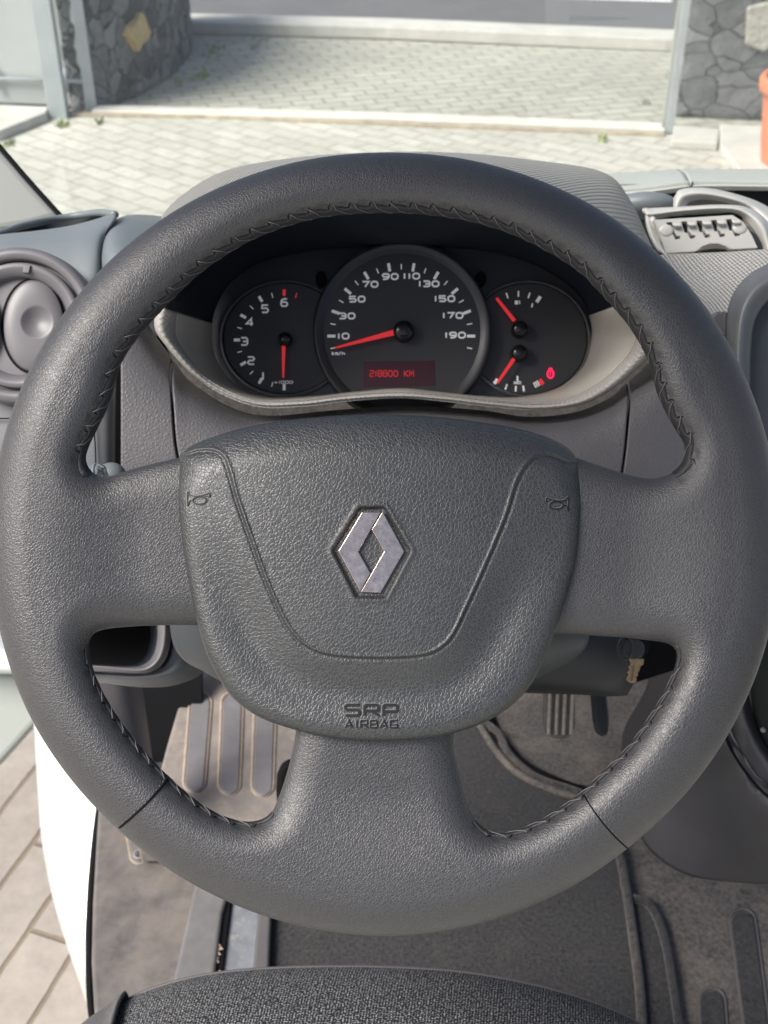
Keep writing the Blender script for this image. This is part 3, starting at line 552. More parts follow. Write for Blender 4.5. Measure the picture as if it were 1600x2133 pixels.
# stalk beside the left spoke
st = empty('indicator_stalk', P(228, 980, .69), 'grey indicator stalk knob above the left spoke', 'stalk')
def blob(name, c, r, mt, parent, n=24, m=14, ax=(1, 1, 1)):
    v = []
    for j in range(m+1):
        th = math.pi*j/m
        for i in range(n):
            ph = 2*math.pi*i/n; q = np.array([r*math.sin(th)*math.cos(ph)*ax[0], r*math.sin(th)*math.sin(ph)*ax[1], r*math.cos(th)*ax[2]])
            v.append(c+q[0]*RX+q[1]*UP-q[2]*FW)
    return obj(name, v, [tuple(reversed(q)) for q in gridfaces(n, m+1, True)], mt, parent)
s7 = .69/FPX
blob('knob', P(232, 990, .69), 27*s7, M['pod'], st, ax=(1.15, 1, 1))
tube('lever', crom(P3([(150, 1000, .68), (180, 996, .682), (199, 988, .684), (203, 988, .684), (206, 988, .685), (240, 1010, .69), (330, 1040, .70), (420, 1070, .71)]), 40), .0062, M['pod'], st, 16)
tube('lever_ring', P3([(196, 989, .684), (201, 989, .684)]), .0068, M['pod'], st, 16)
# cubby under the left spoke
def rring(O, I, dO, dI, name, mt, steps=((0, 0), (.25, -.012), (.6, -.014), (1, 0)), n=90, par=None):
    o_ = even(crom(O, 200), n); i_ = even(crom(I, 200), n); rows = []
    for t, dz in steps:
        uv_ = o_*(1-t)+i_*t; rows.append([(a[0], a[1], dO*(1-t)+dI*t+dz) for a in uv_])
    return loft(name, rows, mt, par or ds, n, 16, .002)
CI = [(130, 1290), (150, 1282), (200, 1282), (300, 1284), (322, 1292), (328, 1312), (326, 1340), (318, 1366), (302, 1382), (275, 1388), (200, 1386), (140, 1385), (130, 1376)]
CO = [(110, 1270), (130, 1252), (200, 1250), (330, 1252), (352, 1270), (357, 1300), (354, 1345), (342, 1378), (318, 1400), (280, 1404), (200, 1397), (125, 1397), (110, 1385)]
rring(CO, CI, .80, .80, 'cubby_frame', M['vent'])
rows = []
for s_, d in ((1, .80), (.97, .84), (.93, .90)):
    c = np.array(CI); cc = np.array([120, 1330]); c = cc+(c-cc)*s_; rows.append([(a[0], a[1], d) for a in even(crom(c, 120), 60)])
loft('cubby_wall', rows, M['navy'], ds, 60, 10, .002)
loft('cubby_underside', [[(110, 1398, .80), (200, 1399, .80), (290, 1404, .80), (345, 1384, .80), (366, 1330, .80), (372, 1290, .80)], [(110, 1406, .80), (200, 1410, .80), (300, 1414, .80), (366, 1398, .80), (396, 1360, .81), (410, 1300, .82)], [(112, 1420, .83), (200, 1422, .83), (300, 1432, .83), (370, 1426, .83), (430, 1396, .84), (470, 1330, .85)]], M['dash2'], ds, 50, 12, .003)
A_, vec = facing([(120, 1240), (420, 1240), (430, 1380), (330, 1396), (120, 1392)], .905, .01); prism('cubby_back', A_, vec, M['black'], ds)
# steering column shroud
cs = empty('column_shroud', P(780, 1250, .72), 'dark steering column shroud behind the lower half of the wheel', 'column shroud')
loft('upper_shroud', [[(340, 1180, .72), (500, 1180, .69), (800, 1180, .68), (1080, 1180, .69), (1228, 1180, .72)],
     [(352, 1290, .715), (500, 1290, .68), (800, 1290, .67), (1080, 1290, .68), (1228, 1300, .715)],
     [(364, 1350, .72), (500, 1380, .69), (800, 1390, .68), (1080, 1375, .69), (1222, 1345, .72)],
     [(395, 1384, .74), (500, 1420, .72), (800, 1440, .71), (1080, 1418, .72), (1188, 1378, .74)],
     [(440, 1402, .78), (520, 1440, .77), (800, 1460, .77), (1060, 1428, .77), (1140, 1398, .77)]], M['shroud'], cs, 60, 30, .003)
loft('lower_shroud', [[(880, 1270, .80), (1050, 1270, .79), (1200, 1270, .79), (1330, 1275, .80), (1352, 1290, .83)],
     [(880, 1340, .79), (1050, 1340, .775), (1200, 1340, .775), (1316, 1335, .79), (1344, 1335, .83)],
     [(880, 1390, .79), (1050, 1390, .78), (1200, 1400, .78), (1300, 1396, .79), (1336, 1385, .83)],
     [(880, 1425, .80), (1050, 1430, .79), (1200, 1436, .79), (1280, 1438, .80), (1322, 1420, .83)],
     [(880, 1436, .83), (1050, 1442, .82), (1200, 1447, .82), (1268, 1451, .82), (1306, 1449, .84)]], M['dark'], cs, 60, 30, .003)
lock = lathe('ignition_lock', (1322, 1342, .79), [(30, -40), (30, 6), (27, 10), (20, 10), (18, 6), (0.01, 6)], M['black'], cs, 40)
key = empty('ignition_key', P(1322, 1370, .775), 'brass key hanging below the ignition lock behind the right spoke', 'key')
kp = [(1311, 1372), (1342, 1372), (1341, 1384), (1335, 1387), (1332, 1398), (1328, 1402), (1330, 1406), (1325, 1411), (1327, 1416), (1322, 1422), (1314, 1423), (1305, 1417), (1306, 1410), (1310, 1406), (1306, 1400), (1312, 1395), (1309, 1389), (1314, 1384)]
prism('blade', *facing(kp, .768, .0016), M['brass'], key, .0004)
prism('blade_groove', *facing([(1318, 1387), (1322, 1387), (1318, 1418), (1314, 1418)], .7675, .0004), M['dirt'], key)
prism('bow', *facing(disc_poly(1321, 1352, 23, 22, 24), .767, .005), M['chromeblack'], key, .001)
tube('key_ring', P(*[np.array(x) for x in (1303+16*np.cos(np.linspace(0, 6.28, 40)), 1350+24*np.sin(np.linspace(0, 6.28, 40)), np.full(40, .764))]), .0006, M['chromeblack'], key)
# ------------------------------------------------------------------ right side of the dash
def quad_slab(name, poly, d, mt, par=ds, th=.01, bev=.002):
    pts = np.array([P(u, v, dd_) for (u, v), dd_ in zip(poly, d)]) if hasattr(d, '__len__') else facing(poly, d)[0]
    return prism(name, pts, FW*th, M[mt], par, bev)
loft('dash_top', [[(1150, 366, 1.33), (1300, 360, 1.33), (1412, 352, 1.33)], [(1150, 372, 1.25), (1300, 366, 1.25), (1424, 360, 1.25)], [(1150, 404, 1.16), (1310, 399, 1.16), (1436, 385, 1.16)], [(1150, 412, 1.16), (1310, 407, 1.165), (1437, 390, 1.165)]], M['dashtop'], ds, 30, 16, .006)
loft('dash_top', [[(1417, 352, 1.33), (1500, 352, 1.33), (1700, 352, 1.33)], [(1429, 360, 1.25), (1500, 360, 1.25), (1700, 362, 1.25)], [(1441, 385, 1.16), (1520, 384, 1.16), (1700, 386, 1.16)], [(1442, 390, 1.165), (1520, 391, 1.165), (1700, 396, 1.165)]], M['dashtop'], ds, 30, 16, .006)
quad_slab('vent_channel', [(1200, 385), (1700, 375), (1700, 640), (1200, 640)], 1.19, 'gap')
blob('sensor_cap', P(1345, 428, 1.08), .020, M['pod'], ds, ax=(1.5, .6, 1))
# oval lobe behind the tray
loft('tray_back', [[(1404, 440, 1.0), (1408, 404, 1.01), (1424, 393, 1.02), (1470, 391, 1.02), (1530, 403, 1.02), (1590, 425, 1.01), (1660, 470, .99)],
                   [(1404, 450, .985), (1411, 414, .985), (1428, 401, .985), (1470, 399, .985), (1526, 411, .985), (1578, 433, .985), (1630, 480, .97)],
                   [(1420, 452, .99), (1430, 430, .99), (1440, 420, .99), (1470, 416, .99), (1520, 424, .99), (1560, 440, .99), (1590, 480, .98)]], M['tray'], ds, 60, 16, .004)
quad_slab('tray_back_wall', [(1408, 404), (1424, 396), (1470, 394), (1530, 406), (1588, 428), (1640, 462), (1640, 520), (1560, 470), (1406, 450)], 1.008, 'tray')
# textured panel below the tray and its frame
loft('tray_surround', [[(1338, 434, .97), (1420, 430, .97), (1500, 426, .97), (1556, 432, .97), (1600, 462, .965), (1625, 520, .96), (1640, 560, .95)],
                       [(1350, 446, .955), (1420, 438, .955), (1500, 433, .955), (1550, 440, .955), (1588, 470, .95), (1604, 520, .95), (1620, 560, .94)],
                       [(1358, 460, .965), (1420, 447, .965), (1500, 442, .965), (1540, 449, .965), (1568, 478, .96), (1588, 512, .96), (1590, 528, .955)]], M['tray'], ds, 60, 16, .003)
loft('textured_panel', [[(1345, 430, .965), (1352, 470, .95), (1368, 510, .94), (1384, 531, .935)], [(1358, 455, .955), (1372, 490, .95), (1380, 515, .94), (1388, 531, .932)]], M['tray'], ds, 24, 6, .003)
loft('textured_panel', [[(1380, 531, .935), (1450, 528, .935), (1520, 525, .935), (1583, 521, .935), (1700, 516, .935)], [(1372, 536, .925), (1450, 534, .925), (1520, 531, .925), (1583, 527, .925), (1700, 521, .925)], [(1340, 600, .90), (1440, 600, .90), (1520, 600, .90), (1583, 600, .90), (1700, 600, .90)], [(1340, 680, .86), (1440, 680, .86), (1490, 690, .86), (1583, 700, .86), (1700, 700, .86)]], M['beige_t'], ds, 60, 30, .003)
# coin tray plate with slots
tr = empty('coin_tray', P(1480, 490, .95), 'pale plastic coin holder with five slots, right of the steering wheel', 'coin holder')
plate = [(1362, 458), (1526, 448), (1548, 462), (1566, 490), (1578, 516), (1520, 519), (1512, 513), (1495, 507), (1478, 507), (1462, 513), (1450, 523), (1388, 527), (1380, 505)]
slots = []
for i in range(5):
    x0 = 1388+31*i; y0 = 463-1.6*i
    slots.append([(x0, y0), (x0+11, y0-.5), (x0+17, y0+8), (x0+17, y0+20), (x0+22, y0+28), (x0+29, y0+28), (x0+30, y0+34), (x0+19, y0+36), (x0+13, y0+24), (x0+7, y0+23)])
quad_slab('tray_floor', [(1350, 452), (1540, 440), (1592, 530), (1380, 534)], .972, 'gap', tr)
# plate with real slot holes: triangulate with the holes left open
def holed(name, outer, holes, d, mt, parent, th):
    bm = bmesh.new(); es = []
    for pl in [outer]+holes:
        vs = [bm.verts.new(P(u, v, d)-np.array(world_loc(parent))) for u, v in pl]
        es += [bm.edges.new((vs[i], vs[(i+1) % len(vs)])) for i in range(len(vs))]
    bmesh.ops.triangle_fill(bm, edges=es, use_beauty=True, use_dissolve=False)
    for f in list(bm.faces):
        c = f.calc_center_median()+world_loc(parent); q = np.array(c)-C0; dd_ = q@FW; uu = 800+(q@RX)/dd_*FPX; vv = 1066.5-(q@UP)/dd_*FPX
        for h_ in holes:
            if inpoly(uu, vv, h_): bm.faces.remove(f); break
    bmesh.ops.recalc_face_normals(bm, faces=bm.faces)
    for f in bm.faces:
        if f.normal.dot(Vector(FW)) > 0: f.normal_flip()
    me = bpy.data.meshes.new(name); bm.to_mesh(me); bm.free(); me.materials.append(mt)
    o = bpy.data.objects.new(name, me); COL.objects.link(o); o.parent = parent; solid(o, th); return o
def inpoly(x, y, poly):
    c = False; n = len(poly)
    for i in range(n):
        x1, y1 = poly[i]; x2, y2 = poly[(i+1) % n]
        if (y1 > y) != (y2 > y) and x < (x2-x1)*(y-y1)/(y2-y1)+x1: c = not c
    return c
holed('plate', plate, slots, .942, M['tray'], tr, .006)
for i in range(5):
    x0 = 1388+31*i; y0 = 463-1.6*i
    loft('coin_clip', [[(x0+13, y0+1, .940), (x0+29, y0, .940)], [(x0+17, y0+9, .938), (x0+31, y0+8, .938)], [(x0+17, y0+19, .948), (x0+31, y0+18, .948)]], M['tray'], tr, 8, 10, .002)
blob('grip_end', P(1388, 480, .942), .0045, M['tray'], tr, ax=(1.3, 1.1, .35)); blob('grip_end', P(1541, 475, .942), .0045, M['tray'], tr, ax=(1.3, 1.1, .35))
loft('thumb_notch', [[(1450, 523, .942), (1462, 513, .942), (1478, 507, .942), (1495, 507, .942), (1512, 513, .942), (1522, 519, .942)], [(1452, 524, .952), (1464, 521, .956), (1480, 519, .958), (1494, 518, .958), (1510, 519, .955), (1522, 520, .95)]], M['beige'], tr, 20, 8, .001)
# screen housing at the right edge
sh = empty('screen_housing', P(1600, 750, .77), 'smooth grey rounded screen housing at the right edge', 'screen housing')
O3 = [(1760, 520, .80), (1680, 526, .80), (1600, 550, .80), (1556, 576, .80), (1527, 612, .80), (1514, 660, .80), (1514, 730, .80), (1522, 850, .80), (1535, 1000, .80), (1560, 1150, .80)]
R3 = [(1760, 548, .765), (1690, 553, .765), (1612, 572, .765), (1570, 600, .765), (1546, 640, .765), (1536, 690, .765), (1534, 760, .765), (1542, 880, .765), (1550, 1000, .765), (1575, 1150, .765)]
I3 = [(1760, 588, .770), (1700, 590, .770), (1640, 602, .770), (1598, 628, .770), (1574, 665, .770), (1566, 710, .770), (1563, 780, .770), (1563, 880, .770), (1563, 1000, .770), (1585, 1150, .770)]
loft('housing', [O3, R3, I3], M['dash2'], sh, 80, 20, .003)
prism('screen_face', *facing([(1760, 584), (1700, 586), (1640, 598), (1596, 624), (1571, 662), (1562, 710), (1559, 780), (1559, 1000), (1580, 1150), (1760, 1150)], .778, .004), M['shroud'], sh)
bx = quad_slab('switch_block', [(1478, 664), (1492, 648), (1519, 648), (1516, 700), (1500, 706), (1478, 690)], .80, 'dash', ds, .03, .002)
# ------------------------------------------------------------------ instrument cluster
ic = empty('instrument_cluster', P(836, 690, .85), 'dark instrument cluster with speedometer, rev counter and two small gauges', 'instrument cluster')
DF = .853
f_ = crom([(u, v, 0) for u, v in BR], 120, True)[:, :2]; cc = f_.mean(0); f2 = cc+(f_-cc)*1.03
prism('cluster_face', P(f2[:, 0], f2[:, 1], np.full(len(f2), DF)), FW*.004, M['ring'], ic)
def gring(name, c, r0, r1, d, mt, hgt=10, n=120, sy=1.0, par=ic):
    return lathe(name, (c[0], c[1], d), [(r1+3, -2), (r1, hgt*.8), (r1-3, hgt), ((r0+r1)/2, hgt*.75), (r0+1, 1), (r0, -2)], mt, par, n, sy=sy)
def dial(name, c, r, d, sx=1, sy=1): return prism(name, P(*(lambda q: (q[:, 0], q[:, 1], np.full(len(q), d)))(disc_poly(c[0], c[1], r*sx, r*sy, 96))), FW*.002, M['face'], ic)
# rev counter and right gauge first (behind), speedometer on top
tach = dial('rev_counter', (594, 705), 127, DF-.004, 1, .90)
gring('dial_ring', (594, 705), 127, 133, DF-.002, M['ringlip'], 9, sy=.90)
fuel = dial('fuel_and_temperature_dial', (1100, 706), 122, DF-.004, 1, .94)
gring('dial_ring', (1100, 706), 122, 128, DF-.002, M['ringlip'], 9, sy=.94)
spd = dial('speedometer', (838, 690), 164, DF-.012)
lathe('speedometer_ring', (838, 690, DF-.012), [(187, -30), (186, 4), (183, 9), (178, 10), (166, 1), (163, 0)], M['ring'], ic, 160)
for (u, v) in ((668, 580), (1002, 580)):
    prism('reset_button' if u < 800 else 'sensor', P(*(lambda q: (q[:, 0], q[:, 1], np.full(len(q), DF-.006)))(disc_poly(u, v, 11, 16, 24))), FW*.006, M['black'], ic, .001)
# stroke font
def ch(pts, c=.2, closed=False):           # cut corners
    out = []; n = len(pts)
    for i, p in enumerate(pts):
        if not closed and i in (0, n-1): out.append(p); continue
        a = pts[i-1]; b = pts[(i+1) % n]
        for q in (a, b):
            L = math.hypot(q[0]-p[0], q[1]-p[1]); k = min(c/L, .45); out.append((p[0]+(q[0]-p[0])*k, p[1]+(q[1]-p[1])*k))
    return out+([out[0]] if closed else [])
GL = {'0': [ch([(0, 0), (1, 0), (1, 1), (0, 1)], .25, True)], '1': [[(.45, 0), (.45, 1)]], '2': [ch([(0, 1), (1, 1), (1, .52), (0, .48), (0, 0), (1, 0)])],
      '3': [ch([(0, 1), (1, 1), (1, 0), (0, 0)], .22), [(.3, .5), (1, .5)]], '4': [[(.78, 0), (.78, 1), (0, .3), (1.05, .3)]], '5': [[(1, 1), (.06, 1), (.02, .57)]+ch([(.02, .57), (1, .57), (1, 0), (0, 0)])[1:]],
      '6': [ch([(.95, 1), (.3, 1), (0, .7), (0, 0), (1, 0), (1, .56), (.05, .56)])], '7': [[(0, 1), (1, 1), (.4, 0)]], '8': [ch([(0, 0), (1, 0), (1, 1), (0, 1)], .2, True), [(0, .52), (1, .52)]],
      '9': [ch([(.05, 0), (.7, 0), (1, .3), (1, 1), (0, 1), (0, .44), (.95, .44)])], 'S': [ch([(1, 1), (0, 1), (0, .54), (1, .54), (1, 0), (0, 0)], .14)],
      'R': [ch([(.02, 0), (.02, 1), (1, 1), (1, .45), (.02, .45)], .12), [(.5, .45), (1.05, 0)]], 'P': [ch([(.02, 0), (.02, 1), (1, 1), (1, .38), (.02, .38)], .12)],
      'A': [[(0, 0), (.5, 1), (1, 0)], [(.2, .28), (.8, .28)]], 'I': [[(.5, 0), (.5, 1)]], 'B': [ch([(0, 0), (0, 1), (.9, 1), (.9, .52), (0, .52)], .12), ch([(.9, .52), (1, .5), (1, 0), (0, 0)], .12)],
      'G': [ch([(1.05, 1), (0, 1), (0, 0), (1, 0)], .12)+[(1, .42), (.62, .42)]], 'K': [[(0, 0), (0, 1)], [(1, 1), (.05, .5), (1, 0)]], 'M': [[(0, 0), (0, 1), (.5, .4), (1, 1), (1, 0)]],
      'k': [[(0, 0), (0, 1)], [(.8, .7), (.05, .35), (.85, 0)]], 'm': [[(0, 0), (0, .7), (1, .7), (1, 0)], [(.5, .7), (.5, 0)]], '/': [[(0, -.05), (.8, 1.05)]], 'h': [[(0, 0), (0, 1)], ch([(0, .6), (1, .6), (1, 0)])], 'x': [[(0, .1), (.8, .65)], [(0, .65), (.8, .1)]], ' ': []}
def ribbon(acc, pts, w, zf, t):            # pts in photo px; zf(u,v)->world, t thickness vector; flat stroke with mitred joints
    p = np.array(pts, float); n = len(p); closed = np.allclose(p[0], p[-1]) and n > 3
    d = np.diff(p, axis=0); d /= np.linalg.norm(d, axis=1)[:, None]+1e-9; nr = np.stack([-d[:, 1], d[:, 0]], 1); off = np.zeros((n, 2))
    for i in range(n):
        if 0 < i < n-1 or closed:
            a = nr[i-1] if i > 0 else nr[-1]; b = nr[i] if i < n-1 else nr[0]
            m = a+b; m /= np.linalg.norm(m)+1e-9; off[i] = m/max(.45, np.dot(m, a))
        else: off[i] = nr[0] if i == 0 else nr[-1]
    L = p+off*w/2; R = p-off*w/2; v = []
    for i in range(n): v += [zf(*L[i]), zf(*R[i]), zf(*L[i])+t, zf(*R[i])+t]
    f = []
    for i in range(n-1):
        a = 4*i; b = a+4; f += [(a, a+1, b+1, b), (a+2, b+2, b+3, a+3), (a, b, b+2, a+2), (a+1, a+3, b+3, b+1)]
    f += [(0, 2, 3, 1), (4*n-4, 4*n-3, 4*n-1, 4*n-2)]
    acc.add(v, f)
def write(name, txt, u, v, gw, gh, w, mt, parent, zf, th, gap=.45, slant=0, rot=0, widths=None):
    acc = Acc(); ws = [(widths or {}).get(c, .35 if c in '1I' else 1.)*gw for c in txt]; tot = sum(ws)+gap*gw*(len(txt)-1); x = -tot/2; k = 0
    for c, wc in zip(txt, ws):
        for st_ in GL[c]:
            pts = []
            for gx, gy in st_:
                if c in '1I': gx = (gx-.45)*1.0*gw+wc/2
                else: gx = gx*wc
                X = x+gx+slant*gy*gh; Y = (gy-.5)*gh; cr, sr = math.cos(rot), math.sin(rot); pts.append((u+X*cr-Y*sr, v-(X*sr+Y*cr)))
            k += 1; e = -FW*(.00004*(k % 3)); ribbon(acc, pts, w, (lambda a, b, e=e: zf(a, b)+e), th)
        x += wc+gap*gw
    return acc.build(name, mt, parent)
def zplane(d): return lambda u, v: P(u, v, d)
zs = zplane(DF-.0125); zt = zplane(DF-.0045); TH = FW*.0004
for n_, u, v in ((10, 715, 700), (30, 723, 658), (50, 744, 623), (70, 771, 592), (90, 813, 576), (110, 857, 575), (130, 893, 591), (150, 926, 622), (170, 943, 657), (190, 948, 698)):
    s_ = str(n_); write('numeral', s_, u, v, 13, 11, 3.5, M['ink'], spd if False else ic, zs, TH, .42)
for n_, u, v in ((6, 592, 630), (5, 552, 643), (4, 520, 671), (3, 509, 711), (2, 523, 751), (1, 548, 783)):
    write('numeral', str(n_), u, v, 13, 15, 3.4, M['ink'], ic, zt, TH)
write('numeral', 'x1000', 591, 796, 6.5, 5.5, 1.3, M['ink'], ic, zt, TH, .35); write('numeral', 'km/h', 705, 736, 5, 6.5, 1.9, M['ink'], ic, zs, TH, .4)
tk, tr2, tw = 'ink', 'red', 'ink'
def tick(acc, c, r0, r1, ang, w, zf):
    a = R_(ang); q = Acc(); ribbon(q, [(c[0]+r0*math.cos(a), c[1]-r0*math.sin(a)), (c[0]+r1*math.cos(a), c[1]-r1*math.sin(a))], w, zf, TH); q.build('tick_mark', M[acc], ic)
for k in range(10): tick(tk, (836, 700), 154, 137, 180-20*k, 6, zs)
for k in range(11): tick(tk, (836, 700), 150, 139, 190-20*k, 2.3, zs)
for k in range(7):
    tick(tr2 if k == 6 else tw, (592, 708), 105, 92, 270-30*k, 6, zt)
    tick(tr2 if k == 6 else tw, (592, 708), 101, 91, 255-30*k, 2, zt)
cf = (1080, 688)
for a_, w_, r0 in ((108, 3, 82), (90, 3, 82), (73, 3, 82), (57, 7, 84)): tick(tw, cf, r0, 70, a_, w_, zt)
ct = (1080, 732)
for a_, w_ in ((-127, 7), (-109, 4), (-94, 4), (-82, 4), (-64, 2.5), (-61, 2.5), (-58, 2.5)): tick(tw, ct, 84, 72, a_, w_, zt)
tick(tr2, ct, 86, 73, -53, 8, zt)
# little pump and thermometer pictograms
ga = Acc(); gb_ = Acc()
ribbon(ga, [(1076, 626), (1076, 634)], 7, zt, TH); ribbon(ga, [(1082, 626), (1083, 633)], 2, zt, TH); gq = Acc(); ribbon(gq, [(1109, 632), (1108, 640)], 3, zt, TH); gq.build('tick_mark', M['ink'], ic)
ga.build('fuel_pictogram', M['ink'], ic); ga = gb_
ribbon(ga, [(1078, 783), (1078, 794)], 4, zt, TH); ribbon(ga, [(1070, 795), (1075, 796.5), (1081, 795), (1086, 796)], 2, zt, TH); ribbon(ga, [(1070, 799), (1086, 799)], 1.6, zt, TH)
ga.build('temperature_pictogram', M['ink'], ic)
lm = Acc(); cc_ = disc_poly(1147, 779, 6.2, 8.2, 24); ribbon(lm, list(map(tuple, cc_))+[tuple(cc_[0])], 4, zt, TH)
ribbon(lm, [(1147, 774), (1147, 782)], 2.4, zplane(DF-.0047), TH); ribbon(lm, [(1143, 768.5), (1147, 767), (1151, 768.5)], 3, zplane(DF-.0049), TH)
lm.build('warning_lamp', M['lamp'], ic)
def needle(u0, v0, u1, v1, w0, w1, d):
    a = np.array([u0, v0]); b = np.array([u1, v1]); t = b-a; t = t/np.linalg.norm(t); n = np.array([-t[1], t[0]])
    q = [a+n*w0/2, b+n*w1/2, b+t*1.5, b-n*w1/2, a-n*w0/2]; return prism('needle', P(np.array(q)[:, 0], np.array(q)[:, 1], np.full(5, d)), FW*.001, M['red'], ic, .0003)
def hub(u, v, r, d): 
    return lathe('needle_hub', (u, v, d), [(r*1.02, -22), (r, 0), (r*.92, 5), (r*.7, 8.5), (r*.35, 10), (.01, 10.5)], M['glaze'], ic, 40)
needle(822, 692, 699, 724, 12, 4, DF-.020); hub(841, 689, 22, DF-.020)
needle(591, 716, 590, 786, 8, 4, DF-.012); hub(593, 706, 15, DF-.012)
needle(1072, 668, 1035, 621, 8, 6, DF-.012); hub(1083, 685, 17, DF-.012)
needle(1071, 747, 1037, 797, 8, 5, DF-.012); hub(1082, 735, 17, DF-.012)
prism('display', *facing([(757, 753), (905, 751), (906, 804), (757, 806)], DF-.0125, .001), M['lcd'], ic)
write('display_text', '218800 KM', 816, 778, 8, 12, 2.0, M['lcdink'], ic, zplane(DF-.0130), TH, .38)
# ------------------------------------------------------------------ steering wheel
sw = empty('steering_wheel', Wp(802, 1135, 0), 'dark grey leather covered three spoke steering wheel with chrome diamond emblem', 'steering wheel')
CX, CY = 802., 1135.
RT = [(0, 822), (20, 827), (35, 832), (50, 833), (70, 824), (90, 817), (110, 820), (130, 824), (160, 826), (180, 822), (205, 822), (225, 813), (245, 812), (270, 815), (295, 812), (310, 809), (325, 815), (345, 821), (360, 822)]
ra = np.radians([a for a, r in RT]); rv = [r for a, r in RT]
th = np.linspace(0, 2*math.pi, 720, endpoint=False); rad = np.interp(th, ra, rv); k = np.hanning(41); k /= k.sum(); rad = np.convolve(np.r_[rad[-20:], rad, rad[:20]], k, 'valid')
OUT = np.stack([CX+rad*np.cos(th), CY-rad*np.sin(th)], 1)
UPO = [(1423, 961), (1427, 925), (1413, 902), (1390, 862), (1369, 815), (1349, 745), (1309, 676), (1248, 606), (1207, 565), (1140, 522), (1060, 484), (980, 460), (890, 446), (800, 442), (700, 447), (620, 463), (530, 496), (453, 541), (400, 582), (349, 632), (305, 680), (279, 712), (250, 760), (227, 838), (203, 890), (184, 930), (178, 958), (190, 982), (221, 993), (262, 981), (320, 965), (372, 953), (430, 935), (520, 925), (800, 915), (1080, 925), (1150, 940), (1207, 955), (1251, 970), (1288, 982), (1329, 993), (1365, 996), (1400, 985)]
LLO = [(188, 1330), (184, 1352), (190, 1385), (208, 1432), (240, 1488), (288, 1552), (344, 1612), (400, 1662), (452, 1695), (500, 1711), (535, 1711), (562, 1697), (577, 1668), (592, 1628), (604, 1584), (614, 1536), (612, 1490), (560, 1390), (500, 1330), (450, 1306), (400, 1303), (340, 1303), (280, 1305), (224, 1310), (198, 1318)]
RLO = [(944, 1547), (948, 1575), (957, 1615), (968, 1660), (982, 1695), (1002, 1722), (1031, 1736), (1075, 1731), (1132, 1706), (1175, 1678), (1213, 1650), (1259, 1606), (1307, 1558), (1337, 1518), (1372, 1464), (1399, 1412), (1411, 1370), (1406, 1350), (1385, 1339), (1340, 1333), (1294, 1328), (1240, 1325), (1184, 1322), (1110, 1330), (1020, 1390), (960, 1480)]
ops = [curve(UPO, 260, True), curve(LLO, 130, True), curve(RLO, 130, True)]
def sdist(px, py, poly):                   # signed distance, positive inside
    a = poly; b = np.roll(poly, -1, 0); ab = b-a; L2 = (ab**2).sum(1); out = np.empty(px.shape); ins = np.zeros(px.shape, bool); CH = 8000
    fx = px.ravel(); fy = py.ravel(); o = np.empty(fx.shape); s = np.zeros(fx.shape, bool)
    for i in range(0, len(fx), CH):
        x = fx[i:i+CH, None]; y = fy[i:i+CH, None]; t = np.clip(((x-a[:, 0])*ab[:, 0]+(y-a[:, 1])*ab[:, 1])/L2, 0, 1)
        o[i:i+CH] = np.sqrt(((x-a[:, 0]-t*ab[:, 0])**2+(y-a[:, 1]-t*ab[:, 1])**2).min(1))
        c = ((a[:, 1] > y) != (b[:, 1] > y)) & (x < (b[:, 0]-a[:, 0])*(y-a[:, 1])/(b[:, 1]-a[:, 1]+1e-12)+a[:, 0]); s[i:i+CH] = c.sum(1) % 2 == 1
    return (np.where(s, o, -o)).reshape(px.shape)
FG = 4.0; X0, Y0 = -50., 280.; NX, NY = int(1710/FG), int(1710/FG)
gx, gy = np.meshgrid(X0+FG*np.arange(NX), Y0+FG*np.arange(NY), indexing='ij')
DMAP = CX*0+np.minimum.reduce([822-np.hypot(gx-CX, gy-CY)+(np.interp(np.arctan2(-(gy-CY), gx-CX) % (2*math.pi), np.r_[th, 2*math.pi], np.r_[rad, rad[0]])-822)]+[-sdist(gx, gy, o_) for o_ in ops])
for _ in range(3):                          # soften the creases of the medial line
    q = DMAP.copy(); q[1:-1, 1:-1] = (DMAP[1:-1, 1:-1]*2+DMAP[2:, 1:-1]+DMAP[:-2, 1:-1]+DMAP[1:-1, 2:]+DMAP[1:-1, :-2])/6; DMAP = q
def dmap(x, y):
    a = np.clip((x-X0)/FG, 0, NX-1.001); b = np.clip((y-Y0)/FG, 0, NY-1.001); i = a.astype(int); j = b.astype(int); a = a-i; b = b-j
    return DMAP[i, j]*(1-a)*(1-b)+DMAP[i+1, j]*a*(1-b)+DMAP[i, j+1]*(1-a)*b+DMAP[i+1, j+1]*a*b
def sstep(a, b, x): t = np.clip((x-a)/(b-a), 0, 1); return t*t*(3-2*t)
HW = [(0, 78), (20, 76), (45, 70), (90, 66), (135, 70), (160, 76), (180, 78), (225, 76), (270, 76), (315, 76), (360, 78)]
def hwid(x, y): return np.interp(np.degrees(np.arctan2(-(y-CY), x-CX)) % 360, [a for a, _ in HW], [b for _, b in HW])
def hz(x, y):
    rc = np.hypot(x-CX, y-CY); return 36+26*sstep(500, 720, rc)
def F(x, y, z): 
    d = dmap(x, y); r = hwid(x, y); k = np.maximum(0, 1-d/r); return np.sqrt(k**2.0+(z/hz(x, y))**2+1e-9)-1
